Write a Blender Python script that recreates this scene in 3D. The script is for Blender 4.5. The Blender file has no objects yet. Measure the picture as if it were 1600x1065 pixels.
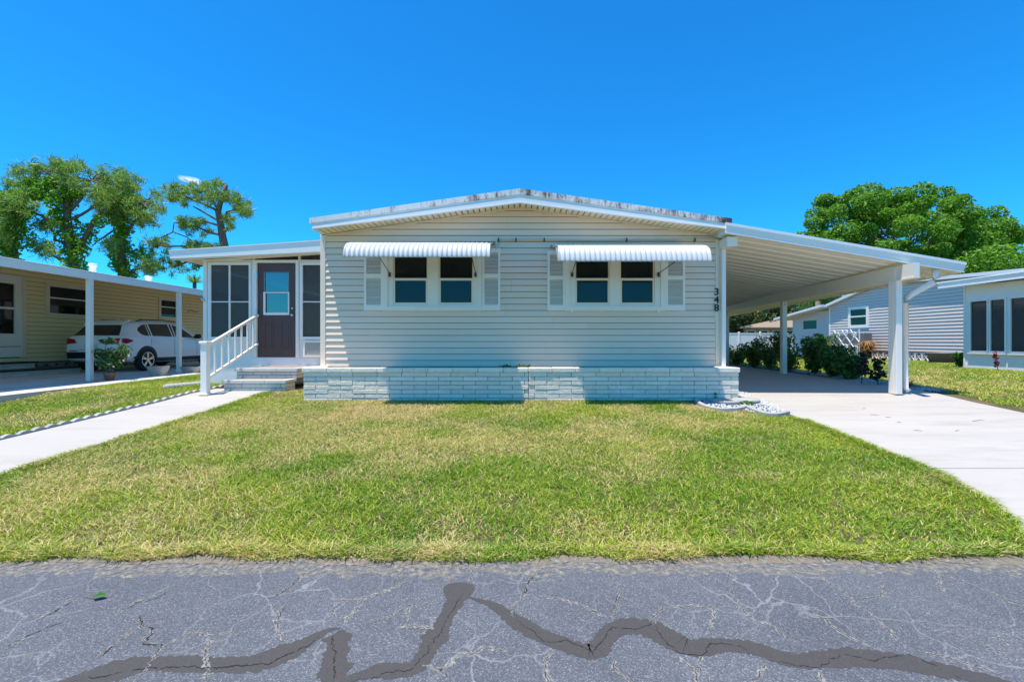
import bpy, math, random
import numpy as np
from mathutils import Vector

# ------------------------------------------------------------------ camera, sky, sun
S = bpy.context.scene
COL = S.collection
H = 1.40                                   # camera height above the road
F = 711.0                                  # focal length in photo pixels (1600 wide)
cd = bpy.data.cameras.new('camera'); cam = bpy.data.objects.new('camera', cd); COL.objects.link(cam)
cam.location = (0, 0, H); cam.rotation_euler = (math.radians(90), 0, 0)
cd.sensor_width = 36.0; cd.lens = F / 1600 * 36.0; cd.clip_start = 0.05; cd.clip_end = 2000
S.camera = cam
S.render.resolution_x = 1024; S.render.resolution_y = 681

SUN = Vector((-0.213, -0.14, 1.0)).normalized()
w = bpy.data.worlds.new('World'); S.world = w; w.use_nodes = True
nt = w.node_tree; nt.nodes.clear()
sky = nt.nodes.new('ShaderNodeTexSky'); sky.sky_type = 'NISHITA'; sky.sun_disc = False
sky.sun_elevation = math.asin(SUN.z); sky.sun_rotation = math.atan2(SUN.x, SUN.y)
sky.altitude = 0; sky.air_density = 1.0; sky.dust_density = 0.35; sky.ozone_density = 2.2
hsv = nt.nodes.new('ShaderNodeHueSaturation')
hsv.inputs['Saturation'].default_value = 1.15; hsv.inputs['Value'].default_value = 1.0
tint = nt.nodes.new('ShaderNodeMix'); tint.data_type = 'RGBA'; tint.blend_type = 'MULTIPLY'; tint.inputs[0].default_value = 1.0; tint.inputs[7].default_value = (0.065, 0.50, 0.75, 1)   # polarised, saturated sky of the photograph
bg = nt.nodes.new('ShaderNodeBackground'); bg.inputs['Strength'].default_value = 0.15
wo = nt.nodes.new('ShaderNodeOutputWorld')
nt.links.new(sky.outputs[0], hsv.inputs['Color']); nt.links.new(hsv.outputs[0], tint.inputs[6]); 
tc = nt.nodes.new('ShaderNodeTexCoord')
def vdot(v, k):
    n = nt.nodes.new('ShaderNodeVectorMath'); n.operation = 'DOT_PRODUCT'; nt.links.new(tc.outputs['Generated'], n.inputs[0]); n.inputs[1].default_value = v
    q = nt.nodes.new('ShaderNodeMath'); q.operation = 'MULTIPLY'; q.inputs[1].default_value = k; nt.links.new(n.outputs['Value'], q.inputs[0])
    r = nt.nodes.new('ShaderNodeMath'); r.operation = 'POWER'; r.inputs[1].default_value = 2.0; nt.links.new(q.outputs[0], r.inputs[0]); return r.outputs[0]
cv = Vector((-502, 711, 251)).normalized(); cu_ = cv.cross(Vector((0, 0, 1))).normalized(); cw = cu_.cross(cv); cu2 = (cu_ + cw * -0.12).normalized(); cw2 = (cw + cu_ * 0.12).normalized()
sm = nt.nodes.new('ShaderNodeMath'); sm.operation = 'ADD'; nt.links.new(vdot(cu2, 36.0), sm.inputs[0]); nt.links.new(vdot(cw2, 120.0), sm.inputs[1])
cn_ = nt.nodes.new('ShaderNodeTexNoise'); cn_.inputs['Scale'].default_value = 60; cn_.inputs['Detail'].default_value = 5; nt.links.new(tc.outputs['Generated'], cn_.inputs['Vector'])
c1 = nt.nodes.new('ShaderNodeMath'); c1.operation = 'MULTIPLY_ADD'; c1.inputs[1].default_value = -0.9; nt.links.new(sm.outputs[0], c1.inputs[0]); nt.links.new(cn_.outputs['Fac'], c1.inputs[2])
c2 = nt.nodes.new('ShaderNodeMath'); c2.operation = 'MULTIPLY'; c2.use_clamp = True; c2.inputs[1].default_value = 1.5; nt.links.new(c1.outputs[0], c2.inputs[0])
fr_ = nt.nodes.new('ShaderNodeVectorMath'); fr_.operation = 'DOT_PRODUCT'; fr_.inputs[1].default_value = cv; nt.links.new(tc.outputs['Generated'], fr_.inputs[0])
gt = nt.nodes.new('ShaderNodeMath'); gt.operation = 'GREATER_THAN'; gt.inputs[1].default_value = 0.5; nt.links.new(fr_.outputs['Value'], gt.inputs[0])
c3 = nt.nodes.new('ShaderNodeMath'); c3.operation = 'MULTIPLY'; nt.links.new(c2.outputs[0], c3.inputs[0]); nt.links.new(gt.outputs[0], c3.inputs[1])
cmx = nt.nodes.new('ShaderNodeMix'); cmx.data_type = 'RGBA'; nt.links.new(c3.outputs[0], cmx.inputs[0]); nt.links.new(tint.outputs[2], cmx.inputs[6]); cmx.inputs[7].default_value = (3.2, 3.6, 4.0, 1)
nt.links.new(cmx.outputs[2], bg.inputs['Color'])
nt.links.new(bg.outputs[0], wo.inputs['Surface'])
ld = bpy.data.lights.new('sun', 'SUN'); ld.energy = 2.9; ld.angle = math.radians(0.5); ld.color = (1.0, 0.94, 0.84)
sun = bpy.data.objects.new('sun', ld); COL.objects.link(sun); sun.location = (-6, -4, 30)
sun.rotation_euler = SUN.to_track_quat('Z', 'Y').to_euler()
S.view_settings.view_transform = 'Standard'; S.view_settings.look = 'None'
S.view_settings.exposure = 1.1; S.view_settings.gamma = 1.0; S.view_settings.use_curve_mapping = False

random.seed(7); RNG = np.random.default_rng(7)

# ------------------------------------------------------------------ helpers
def sx(px, d): return (px - 800.0) * d / F
def sz(py, d): return H - (py - 532.0) * d / F

GP = [(-60, -0.04), (2.90, -0.04), (2.95, 0.0), (7.5, 0.365), (8.2, 0.44), (9.0, 0.475), (12, 0.49), (100, 0.5), (900, 0.5)]
def gprof(y): return np.interp(y, [p[0] for p in GP], [p[1] for p in GP])
def sstep(a, b, x):
    t = np.clip((np.asarray(x, float) - a) / (b - a), 0, 1); return t * t * (3 - 2 * t)
def ground(x, y):
    g = gprof(y)
    return g + 0.13 * sstep(8.4, 12.5, x) * sstep(4, 9, y)
def gpix(px, py):
    """ground point seen at a photo pixel"""
    d = 5.0
    for _ in range(60):
        d = 0.5 * d + 0.5 * F * (H - float(ground(sx(px, d), d))) / max(py - 532.0, 1)
    return sx(px, d), d

def noise2(x, y, s, seed=0):
    r = np.random.default_rng(seed); T = r.random((64, 64))
    x = np.asarray(x) * s + 200; y = np.asarray(y) * s + 200
    xi = np.floor(x).astype(int); yi = np.floor(y).astype(int); fx = x - xi; fy = y - yi
    fx = fx * fx * (3 - 2 * fx); fy = fy * fy * (3 - 2 * fy)
    a = T[xi % 64, yi % 64]; b = T[(xi + 1) % 64, yi % 64]; c = T[xi % 64, (yi + 1) % 64]; d = T[(xi + 1) % 64, (yi + 1) % 64]
    return (a * (1 - fx) + b * fx) * (1 - fy) + (c * (1 - fx) + d * fx) * fy

# ---- materials
def new_mat(name):
    m = bpy.data.materials.new(name); m.use_nodes = True
    t = m.node_tree; return m, t, t.nodes['Principled BSDF']
def node(t, typ, **kw):
    n = t.nodes.new(typ)
    for k, v in kw.items(): setattr(n, k, v)
    return n
def pos_noise(t, scale, detail=3.0, stretch=None, rough=0.55):
    g = node(t, 'ShaderNodeNewGeometry'); n = node(t, 'ShaderNodeTexNoise')
    n.inputs['Scale'].default_value = scale; n.inputs['Detail'].default_value = detail; n.inputs['Roughness'].default_value = rough
    if stretch:
        m = node(t, 'ShaderNodeMapping'); m.inputs['Scale'].default_value = stretch
        t.links.new(g.outputs['Position'], m.inputs['Vector']); t.links.new(m.outputs[0], n.inputs['Vector'])
    else: t.links.new(g.outputs['Position'], n.inputs['Vector'])
    return n.outputs['Fac']
def ramp(t, fac, stops):
    r = node(t, 'ShaderNodeValToRGB'); el = r.color_ramp.elements
    while len(el) < len(stops): el.new(0.5)
    for e, (p, c) in zip(el, stops):
        e.position = p; e.color = (*c, 1) if len(c) == 3 else c
    t.links.new(fac, r.inputs['Fac']); return r.outputs['Color']
def mixc(t, fac, a, b, mode='MIX'):
    m = node(t, 'ShaderNodeMix', data_type='RGBA', blend_type=mode)
    def put(i, v):
        if hasattr(v, 'is_linked') or hasattr(v, 'links'): t.links.new(v, m.inputs[i])
        elif isinstance(v, (int, float)): m.inputs[i].default_value = v
        else: m.inputs[i].default_value = (*v, 1)
    put(0, fac); put(6, a); put(7, b); return m.outputs[2]
def bump(t, p, fac, strength=0.3, dist=0.01):
    b = node(t, 'ShaderNodeBump'); b.inputs['Strength'].default_value = strength; b.inputs['Distance'].default_value = dist
    t.links.new(fac, b.inputs['Height']); t.links.new(b.outputs[0], p.inputs['Normal'])
def mat(name, c, rough=0.5, var=0.08, scale=3.0, metal=0.0, bmp=0.0, bscale=60, rnd=0.0, spec=0.5, dirt=None, dscale=2.0, dlo=0.55, dhi=0.75, stretch=None):
    m, t, p = new_mat(name)
    p.inputs['Roughness'].default_value = rough; p.inputs['Metallic'].default_value = metal
    p.inputs['Specular IOR Level'].default_value = spec
    col = mixc(t, pos_noise(t, scale, 4, stretch), tuple(x * (1 - var) for x in c), tuple(min(x * (1 + var), 1) for x in c))
    if rnd:
        o = node(t, 'ShaderNodeObjectInfo')
        col = mixc(t, 1.0, col, ramp(t, o.outputs['Random'], [(0, (1 - rnd,) * 3), (1, (1, 1, 1))]), 'MULTIPLY')
    if dirt:
        f = ramp(t, pos_noise(t, dscale, 6, stretch, 0.65), [(dlo, (0, 0, 0)), (dhi, (1, 1, 1))])
        col = mixc(t, f, col, dirt)
    t.links.new(col, p.inputs['Base Color'])
    if bmp: bump(t, p, pos_noise(t, bscale, 4), bmp, 0.01)
    return m
def leaf_mat(name, c1, c2, trans=0.3, rough=0.5, c3=None):
    m, t, p = new_mat(name)
    a = node(t, 'ShaderNodeAttribute', attribute_name='tint'); s = node(t, 'ShaderNodeSeparateColor')
    t.links.new(a.outputs['Color'], s.inputs[0])
    col = mixc(t, s.outputs[0], c1, c2)
    if c3: col = mixc(t, s.outputs[1], col, c3)
    t.links.new(col, p.inputs['Base Color']); p.inputs['Roughness'].default_value = rough
    p.inputs['Specular IOR Level'].default_value = 0.35
    tr = node(t, 'ShaderNodeBsdfTranslucent'); t.links.new(col, tr.inputs['Color'])
    mx = node(t, 'ShaderNodeMixShader'); mx.inputs[0].default_value = trans
    out = t.nodes['Material Output']
    t.links.new(p.outputs[0], mx.inputs[1]); t.links.new(tr.outputs[0], mx.inputs[2]); t.links.new(mx.outputs[0], out.inputs['Surface'])
    return m
def glass_mat(name, tint, refl=0.12, opac=0.35, dark=(0.01, 0.012, 0.012), ior=1.5):
    """tinted pane: mirror by fresnel over a see-through dark film"""
    m, t, p = new_mat(name); t.nodes.remove(p)
    out = t.nodes['Material Output']
    tr = node(t, 'ShaderNodeBsdfTransparent'); tr.inputs[0].default_value = (*tint, 1)
    df = node(t, 'ShaderNodeBsdfDiffuse'); df.inputs[0].default_value = (*dark, 1)
    gl = node(t, 'ShaderNodeBsdfGlossy'); gl.inputs['Roughness'].default_value = 0.02
    m1 = node(t, 'ShaderNodeMixShader'); m1.inputs[0].default_value = opac
    t.links.new(tr.outputs[0], m1.inputs[1]); t.links.new(df.outputs[0], m1.inputs[2])
    fr = node(t, 'ShaderNodeFresnel'); fr.inputs[0].default_value = ior
    ad = node(t, 'ShaderNodeMath', operation='ADD', use_clamp=True); ad.inputs[1].default_value = refl
    t.links.new(fr.outputs[0], ad.inputs[0])
    m2 = node(t, 'ShaderNodeMixShader'); t.links.new(ad.outputs[0], m2.inputs[0])
    t.links.new(m1.outputs[0], m2.inputs[1]); t.links.new(gl.outputs[0], m2.inputs[2]); t.links.new(m2.outputs[0], out.inputs['Surface'])
    return m

M = {}
M['siding'] = mat('siding', (0.95, 0.722, 0.53), 0.42, 0.05, 0.9, rnd=0.05, dirt=(0.80, 0.59, 0.45), dscale=1.3, dlo=0.6, dhi=0.95, stretch=(1, 1, 3))
M['trim'] = mat('trim', (0.95, 0.755, 0.58), 0.45, 0.03)
M['soffit'] = mat('soffit', (0.86, 0.74, 0.47), 0.5, 0.04, rnd=0.06)
M['white'] = mat('white_paint', (0.92, 0.84, 0.75), 0.4, 0.03)
M['awning'] = mat('awning_aluminium', (0.64, 0.63, 0.62), 0.35, 0.03)
M['backing'] = mat('lap_shade_backing', (0.20, 0.175, 0.14), 0.8, 0.1)  # wall core coloured dark to paint the shadow line under each siding lap
M['alu'] = mat('white_aluminium', (0.82, 0.83, 0.84), 0.35, 0.03, spec=0.5)
M['fascia'] = mat('fascia_white', (0.92, 0.86, 0.78), 0.35, 0.03)
M['shutter'] = mat('shutter_white', (0.95, 0.85, 0.73), 0.5, 0.04)
M['roofwhite'] = mat('roof_coating', (0.75, 0.75, 0.74), 0.6, 0.05)
def stained():
    m, t, p = new_mat('stained_edge'); p.inputs['Roughness'].default_value = 0.75
    n1 = pos_noise(t, 5.0, 8, (1, 1, 0.5), 0.75); n2 = pos_noise(t, 26.0, 4, (1, 1, 0.18), 0.7)
    g = node(t, 'ShaderNodeNewGeometry'); sp = node(t, 'ShaderNodeSeparateXYZ'); t.links.new(g.outputs['Position'], sp.inputs[0])
    mr = node(t, 'ShaderNodeMapRange'); mr.inputs[1].default_value = -3.4; mr.inputs[2].default_value = 3.8; mr.inputs[3].default_value = -0.10; mr.inputs[4].default_value = 0.10
    t.links.new(sp.outputs[0], mr.inputs[0])
    a = node(t, 'ShaderNodeMath', operation='ADD'); t.links.new(n1, a.inputs[0]); t.links.new(mr.outputs[0], a.inputs[1])
    b = node(t, 'ShaderNodeMath', operation='MULTIPLY_ADD'); b.inputs[1].default_value = 0.55; t.links.new(n2, b.inputs[0]); t.links.new(a.outputs[0], b.inputs[2])
    col = ramp(t, b.outputs[0], [(0.72, (0.84, 0.80, 0.76)), (0.83, (0.58, 0.50, 0.45)), (0.90, (0.26, 0.19, 0.16)), (0.99, (0.06, 0.05, 0.05))])
    t.links.new(col, p.inputs['Base Color']); return m
M['stain'] = stained()
M['brick'] = mat('painted_brick', (0.97, 0.80, 0.66), 0.75, 0.14, 14, bmp=0.9, bscale=28, rnd=0.13, dirt=(0.58, 0.48, 0.39), dscale=9, dlo=0.60, dhi=0.85)
M['brickcream'] = mat('cream_brick', (0.66, 0.63, 0.56), 0.8, 0.08, 9, bmp=0.5, bscale=40, rnd=0.14)
M['mortar'] = mat('mortar', (0.16, 0.155, 0.15), 0.9, 0.15, 20)
M['tread'] = mat('step_tread', (0.34, 0.26, 0.22), 0.85, 0.2, 12, bmp=0.3)
M['concrete'] = mat('concrete', (0.475, 0.43, 0.385), 0.85, 0.16, 1.3, bmp=0.15, bscale=120, dirt=(0.33, 0.29, 0.25), dscale=2.6, dlo=0.46, dhi=0.9, stretch=(0.35, 1.8, 1))
M['slabgrey'] = mat('weathered_concrete', (0.62, 0.57, 0.52), 0.85, 0.15, 2.0, bmp=0.2, bscale=80, dirt=(0.26, 0.25, 0.24), dscale=1.6, dlo=0.5, dhi=0.8, stretch=(2.5, 0.4, 1))
M['stone'] = mat('cast_stone', (0.42, 0.41, 0.38), 0.9, 0.2, 14, bmp=0.6, bscale=60, dirt=(0.15, 0.15, 0.14), dscale=8)
M['edging'] = mat('edging_concrete', (0.44, 0.42, 0.38), 0.9, 0.15, 9, bmp=0.4, rnd=0.2)
M['gravel'] = mat('white_gravel', (0.62, 0.62, 0.62), 0.8, 0.35, 40, rnd=0.3)
M['soil'] = mat('soil', (0.12, 0.09, 0.07), 0.95, 0.3, 12, bmp=0.5)
M['door'] = mat('plum_door', (0.105, 0.054, 0.046), 0.45, 0.12, 3)
M['black'] = mat('black_plastic', (0.012, 0.012, 0.013), 0.5, 0.1)
M['rubber'] = mat('tyre_rubber', (0.015, 0.015, 0.015), 0.8, 0.1)
M['steel'] = mat('brushed_metal', (0.62, 0.61, 0.58), 0.25, 0.05, metal=1.0)
M['greymetal'] = mat('grey_metal', (0.26, 0.26, 0.26), 0.5, 0.08)
M['bronze'] = mat('dark_metal', (0.05, 0.045, 0.04), 0.5, 0.1)
M['number'] = mat('number_black', (0.02, 0.02, 0.02), 0.4, 0.05)
M['pipe'] = mat('cream_pipe', (0.62, 0.58, 0.48), 0.5, 0.06)
M['yellow'] = mat('yellow_siding', (0.95, 0.76, 0.40), 0.5, 0.04, 1.5)
M['cream'] = mat('cream_trim', (0.80, 0.72, 0.54), 0.5, 0.03)
M['grey'] = mat('grey_siding', (0.66, 0.575, 0.51), 0.5, 0.04, 1.5)
M['bluewhite'] = mat('white_stucco', (0.90, 0.86, 0.82), 0.6, 0.04)
M['fence'] = mat('white_vinyl', (0.85, 0.82, 0.78), 0.45, 0.03)
M['shingle'] = mat('brown_shingle', (0.30, 0.23, 0.17), 0.9, 0.3, 4, rnd=0.15)
M['brownwall'] = mat('brown_wall', (0.42, 0.30, 0.20), 0.8, 0.1)
M['panel'] = mat('carport_panel', (0.94, 0.88, 0.72), 0.5, 0.05, 0.8, rnd=0.10, dirt=(0.82, 0.72, 0.52), dscale=0.8, dlo=0.5, dhi=0.9)
M['strap'] = mat('carport_strap', (0.80, 0.79, 0.74), 0.45, 0.03)
M['beam'] = mat('carport_beam', (0.88, 0.80, 0.68), 0.45, 0.05)
M['carpaint'] = mat('white_car_paint', (0.88, 0.86, 0.84), 0.18, 0.01, spec=0.6)
M['redlens'] = mat('red_lens', (0.42, 0.012, 0.015), 0.12, 0.1, 8, spec=0.8)
M['plate'] = mat('plate', (0.62, 0.66, 0.66), 0.4, 0.1, 30)
M['carglass'] = mat('tinted_car_glass', (0.012, 0.014, 0.015), 0.04, 0.0, spec=0.9)
M['bark'] = mat('bark', (0.17, 0.12, 0.09), 0.9, 0.35, 6, bmp=0.6, bscale=14, stretch=(1, 1, 0.25))
M['greybark'] = mat('grey_bark', (0.20, 0.17, 0.14), 0.9, 0.35, 6, bmp=0.6, bscale=14, stretch=(1, 1, 0.25))
M['terracotta'] = mat('terracotta', (0.34, 0.17, 0.11), 0.85, 0.15)
M['blind'] = mat('blind', (0.42, 0.44, 0.44), 0.6, 0.05)
M['curtain'] = mat('curtain', (0.50, 0.40, 0.20), 0.8, 0.15, 12, stretch=(1, 8, 0.5))
M['dark'] = mat('room_dark', (0.05, 0.05, 0.05), 0.9, 0.1)
M['bin'] = mat('bin_grey', (0.16, 0.16, 0.17), 0.5, 0.1)
M['bluepot'] = mat('blue_pot', (0.03, 0.05, 0.22), 0.4, 0.1)
M['glass'] = glass_mat('window_glass', (0.50, 0.58, 0.60), 0.0, 0.40)
M['screen'] = glass_mat('porch_screen_glass', (0.36, 0.36, 0.34), 0.0, 0.55, (0.15, 0.135, 0.12), 1.25)
M['grass'] = leaf_mat('grass_blade', (0.11, 0.28, 0.012), (0.48, 0.53, 0.042), 0.3, 0.6, (0.82, 0.62, 0.29))
M['oak'] = leaf_mat('tree_leaf', (0.065, 0.20, 0.014), (0.25, 0.48, 0.035), 0.45, 0.42)
M['vine'] = leaf_mat('vine_leaf', (0.07, 0.24, 0.016), (0.32, 0.58, 0.035), 0.45, 0.45)
M['needle'] = leaf_mat('pine_needle', (0.09, 0.20, 0.025), (0.38, 0.54, 0.10), 0.45, 0.45)
M['bgleaf'] = leaf_mat('background_leaf', (0.035, 0.085, 0.016), (0.16, 0.23, 0.05), 0.35, 0.5, (0.30, 0.25, 0.15))
M['hedge'] = leaf_mat('hedge_leaf', (0.04, 0.11, 0.02), (0.21, 0.34, 0.06), 0.4, 0.3)
M['darkleaf'] = leaf_mat('dark_leaf', (0.022, 0.016, 0.016), (0.06, 0.045, 0.035), 0.2, 0.35)
M['drygrass'] = leaf_mat('dry_fronds', (0.30, 0.16, 0.06), (0.46, 0.28, 0.13), 0.25, 0.6)
M['lime'] = leaf_mat('bright_leaf', (0.05, 0.17, 0.015), (0.13, 0.30, 0.03), 0.3, 0.45)
M['redleaf'] = leaf_mat('red_leaf', (0.25, 0.02, 0.03), (0.40, 0.07, 0.06), 0.25, 0.45)

def asphalt():
    m, t, p = new_mat('asphalt'); p.inputs['Roughness'].default_value = 0.78; p.inputs['Specular IOR Level'].default_value = 0.45
    g = node(t, 'ShaderNodeNewGeometry')
    v = node(t, 'ShaderNodeTexVoronoi'); v.inputs['Scale'].default_value = 210; t.links.new(g.outputs['Position'], v.inputs['Vector'])
    sp = node(t, 'ShaderNodeSeparateColor'); t.links.new(v.outputs['Color'], sp.inputs[0])
    agg = ramp(t, sp.outputs[0], [(0.0, (0.074, 0.077, 0.086)), (0.6, (0.114, 0.118, 0.130)), (0.88, (0.165, 0.168, 0.178)), (1.0, (0.27, 0.27, 0.275))])
    big = ramp(t, pos_noise(t, 1.6, 5), [(0.3, (0.82, 0.82, 0.84)), (0.7, (1.08, 1.08, 1.08))])
    col = mixc(t, 1.0, agg, big, 'MULTIPLY')
    # hairline cracks
    n = node(t, 'ShaderNodeTexNoise'); n.inputs['Scale'].default_value = 3.5; n.inputs['Detail'].default_value = 5; t.links.new(g.outputs['Position'], n.inputs['Vector'])
    ad = node(t, 'ShaderNodeMixRGB'); ad.blend_type = 'ADD'; ad.inputs[0].default_value = 0.28
    t.links.new(g.outputs['Position'], ad.inputs[1]); t.links.new(n.outputs['Color'], ad.inputs[2])
    ve = node(t, 'ShaderNodeTexVoronoi', feature='DISTANCE_TO_EDGE'); ve.inputs['Scale'].default_value = 3.2; t.links.new(ad.outputs[0], ve.inputs['Vector'])
    lines = ramp(t, ve.outputs['Distance'], [(0.0, (1, 1, 1)), (0.022, (0, 0, 0))])
    msk = ramp(t, pos_noise(t, 0.9, 3), [(0.40, (0, 0, 0)), (0.60, (0.62, 0.62, 0.62))])
    f = mixc(t, 1.0, lines, msk, 'MULTIPLY')
    col = mixc(t, f, col, (0.34, 0.33, 0.31))
    t.links.new(col, p.inputs['Base Color']); bump(t, p, sp.outputs[0], 0.55, 0.004)
    return m
M['asphalt'] = asphalt()
M['sealant'] = mat('crack_sealant', (0.066, 0.057, 0.052), 0.72, 0.25, 90, bmp=0.5, bscale=160, dirt=(0.095, 0.085, 0.08), dscale=60, dlo=0.55, dhi=0.75)
def broken(name, c, lo, hi, sc):
    m = mat(name, c, 0.95, 0.35, 50); t = m.node_tree; p = t.nodes['Principled BSDF']
    a = ramp(t, pos_noise(t, sc, 5, None, 0.7), [(lo, (0, 0, 0)), (hi, (1, 1, 1))]); t.links.new(a, p.inputs['Alpha']); return m
M['crackpale'] = broken('crack_dust', (0.29, 0.27, 0.24), 0.32, 0.60, 40)
M['crackdark'] = broken('crack_gap', (0.022, 0.02, 0.018), 0.40, 0.50, 22)
M['dirt'] = mat('sandy_dirt', (0.22, 0.17, 0.115), 0.95, 0.3, 30, bmp=0.6, bscale=120)
def turf():
    m, t, p = new_mat('turf'); p.inputs['Roughness'].default_value = 0.9
    c = ramp(t, pos_noise(t, 2.2, 6), [(0.3, (0.085, 0.085, 0.02)), (0.5, (0.15, 0.12, 0.045)), (0.7, (0.24, 0.18, 0.09))])
    c2 = ramp(t, pos_noise(t, 70, 4), [(0.3, (0.45, 0.45, 0.45)), (0.7, (1.15, 1.15, 1.15))])
    t.links.new(mixc(t, 1.0, c, c2, 'MULTIPLY'), p.inputs['Base Color']); bump(t, p, pos_noise(t, 60, 4), 0.8, 0.03)
    return m
M['turf'] = turf()

# ---- objects
WL = {}
def reg(o, parent, wloc):
    COL.objects.link(o); WL[o.name] = Vector(wloc)
    if parent is not None:
        o.parent = parent; o.location = Vector(wloc) - WL[parent.name]
    else: o.location = wloc
    return o
def tag(o, label=None, cat=None, group=None, kind=None):
    if label: o['label'] = label
    if cat: o['category'] = cat
    if group: o['group'] = group
    if kind: o['kind'] = kind
    return o
def thing(name, loc, label, cat, group=None):
    o = bpy.data.objects.new(name, None); o.empty_display_size = 0.2
    reg(o, None, loc); return tag(o, label, cat, group)
def mk(name, verts, faces, m, parent=None, smooth=False, origin=None):
    me = bpy.data.meshes.new(name)
    v = np.asarray(verts, float).reshape(-1, 3)
    if origin is None: origin = (v.min(0) + v.max(0)) / 2
    origin = Vector([float(q) for q in origin])
    me.from_pydata([tuple(q) for q in (v - np.array(origin))], [], [tuple(f) for f in faces])
    if smooth: me.polygons.foreach_set('use_smooth', [True] * len(me.polygons))
    me.materials.append(M[m]); me.update()
    return reg(bpy.data.objects.new(name, me), parent, origin)
def big(name, V, nper, Fc, m, parent=None, tint=None, smooth=False):
    """many alike faces: V (n*nper,3), Fc list of index tuples within one unit"""
    me = bpy.data.meshes.new(name); n = len(V) // nper
    me.vertices.add(len(V)); me.vertices.foreach_set('co', np.ascontiguousarray(V, np.float32).ravel())
    lens = [len(f) for f in Fc]; unit = np.concatenate([np.array(f) for f in Fc])
    L = (np.arange(n)[:, None] * nper + unit[None, :]).ravel()
    me.loops.add(len(L)); me.loops.foreach_set('vertex_index', L.astype(np.int32))
    tot = np.tile(np.array(lens), n); st = np.concatenate([[0], np.cumsum(tot)[:-1]])
    me.polygons.add(len(tot)); me.polygons.foreach_set('loop_start', st.astype(np.int32))
    try: me.polygons.foreach_set('loop_total', tot.astype(np.int32))
    except Exception: pass
    me.update(calc_edges=True)
    if tint is not None:
        a = me.color_attributes.new('tint', 'FLOAT_COLOR', 'POINT')
        c = np.ones((len(V), 4), np.float32); c[:, :tint.shape[1]] = np.repeat(tint, nper, 0)
        a.data.foreach_set('color', c.ravel())
    if smooth: me.polygons.foreach_set('use_smooth', [True] * len(me.polygons))
    me.materials.append(M[m])
    return reg(bpy.data.objects.new(name, me), parent, (0, 0, 0))

_bx = {}
def box(name, x0, x1, y0, y1, z0, z1, m, parent=None, bev=0.0):
    wx, wy, wz = x1 - x0, y1 - y0, z1 - z0
    key = (round(wx, 4), round(wy, 4), round(wz, 4), m, bev)
    me = _bx.get(key)
    if me is None:
        a, b, c = wx / 2, wy / 2, wz / 2
        if bev <= 0:
            v = [(i * a, j * b, k * c) for i in (-1, 1) for j in (-1, 1) for k in (-1, 1)]
            f = [(0, 1, 3, 2), (4, 6, 7, 5), (0, 4, 5, 1), (2, 3, 7, 6), (0, 2, 6, 4), (1, 5, 7, 3)]
        else:
            import bmesh
            bm = bmesh.new(); bmesh.ops.create_cube(bm, size=1.0)
            for q in bm.verts: q.co = (q.co.x * wx, q.co.y * wy, q.co.z * wz)
            bmesh.ops.bevel(bm, geom=bm.edges[:], offset=min(bev, a * .8, b * .8, c * .8), segments=1, affect='EDGES', profile=0.5)
            v = [tuple(q.co) for q in bm.verts]; f = [tuple(q.index for q in p.verts) for p in bm.faces]; bm.free()
        me = bpy.data.meshes.new(name); me.from_pydata(v, [], f); me.materials.append(M[m]); me.update(); _bx[key] = me
    return reg(bpy.data.objects.new(name, me), parent, ((x0 + x1) / 2, (y0 + y1) / 2, (z0 + z1) / 2))
def boxes(name, L, m, parent=None):
    V, Fc = [], []
    for (x0, x1, y0, y1, z0, z1) in L:
        n = len(V); V += [(x, y, z) for x in (x0, x1) for y in (y0, y1) for z in (z0, z1)]
        Fc += [tuple(n + i for i in q) for q in ((0, 1, 3, 2), (4, 6, 7, 5), (0, 4, 5, 1), (2, 3, 7, 6), (0, 2, 6, 4), (1, 5, 7, 3))]
    return mk(name, V, Fc, m, parent)
AX = {'front': lambda u, z, o, b: (u, b - o, z), 'xpos': lambda u, z, o, b: (b + o, u, z), 'xneg': lambda u, z, o, b: (b - o, u, z)}
def plate(name, ax, base, u0, u1, z0, z1, holes, o0, o1, m, parent):
    """flat plate with rectangular holes, thickness o0..o1 outward of the wall plane"""
    us = sorted({u0, u1, *[h[0] for h in holes], *[h[1] for h in holes]}); zs = sorted({z0, z1, *[h[2] for h in holes], *[h[3] for h in holes]})
    us = [u for u in us if u0 <= u <= u1]; zs = [z for z in zs if z0 <= z <= z1]
    A = AX[ax]; V, Fc = [], []
    def solid(i, j):
        if not (0 <= i < len(us) - 1 and 0 <= j < len(zs) - 1): return False
        u, z = (us[i] + us[i + 1]) / 2, (zs[j] + zs[j + 1]) / 2
        return not any(h[0] < u < h[1] and h[2] < z < h[3] for h in holes)
    def quad(*p):
        n = len(V); V.extend(A(*q, base) for q in p); Fc.append((n, n + 1, n + 2, n + 3))
    for i in range(len(us) - 1):
        for j in range(len(zs) - 1):
            if not solid(i, j): continue
            a, b, c, d = us[i], us[i + 1], zs[j], zs[j + 1]
            quad((a, c, o1), (b, c, o1), (b, d, o1), (a, d, o1)); quad((a, c, o0), (a, d, o0), (b, d, o0), (b, c, o0))
            if not solid(i - 1, j): quad((a, c, o0), (a, c, o1), (a, d, o1), (a, d, o0))
            if not solid(i + 1, j): quad((b, c, o0), (b, d, o0), (b, d, o1), (b, c, o1))
            if not solid(i, j - 1): quad((a, c, o0), (b, c, o0), (b, c, o1), (a, c, o1))
            if not solid(i, j + 1): quad((a, d, o0), (a, d, o1), (b, d, o1), (b, d, o0))
    return mk(name, V, Fc, m, parent)
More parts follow.
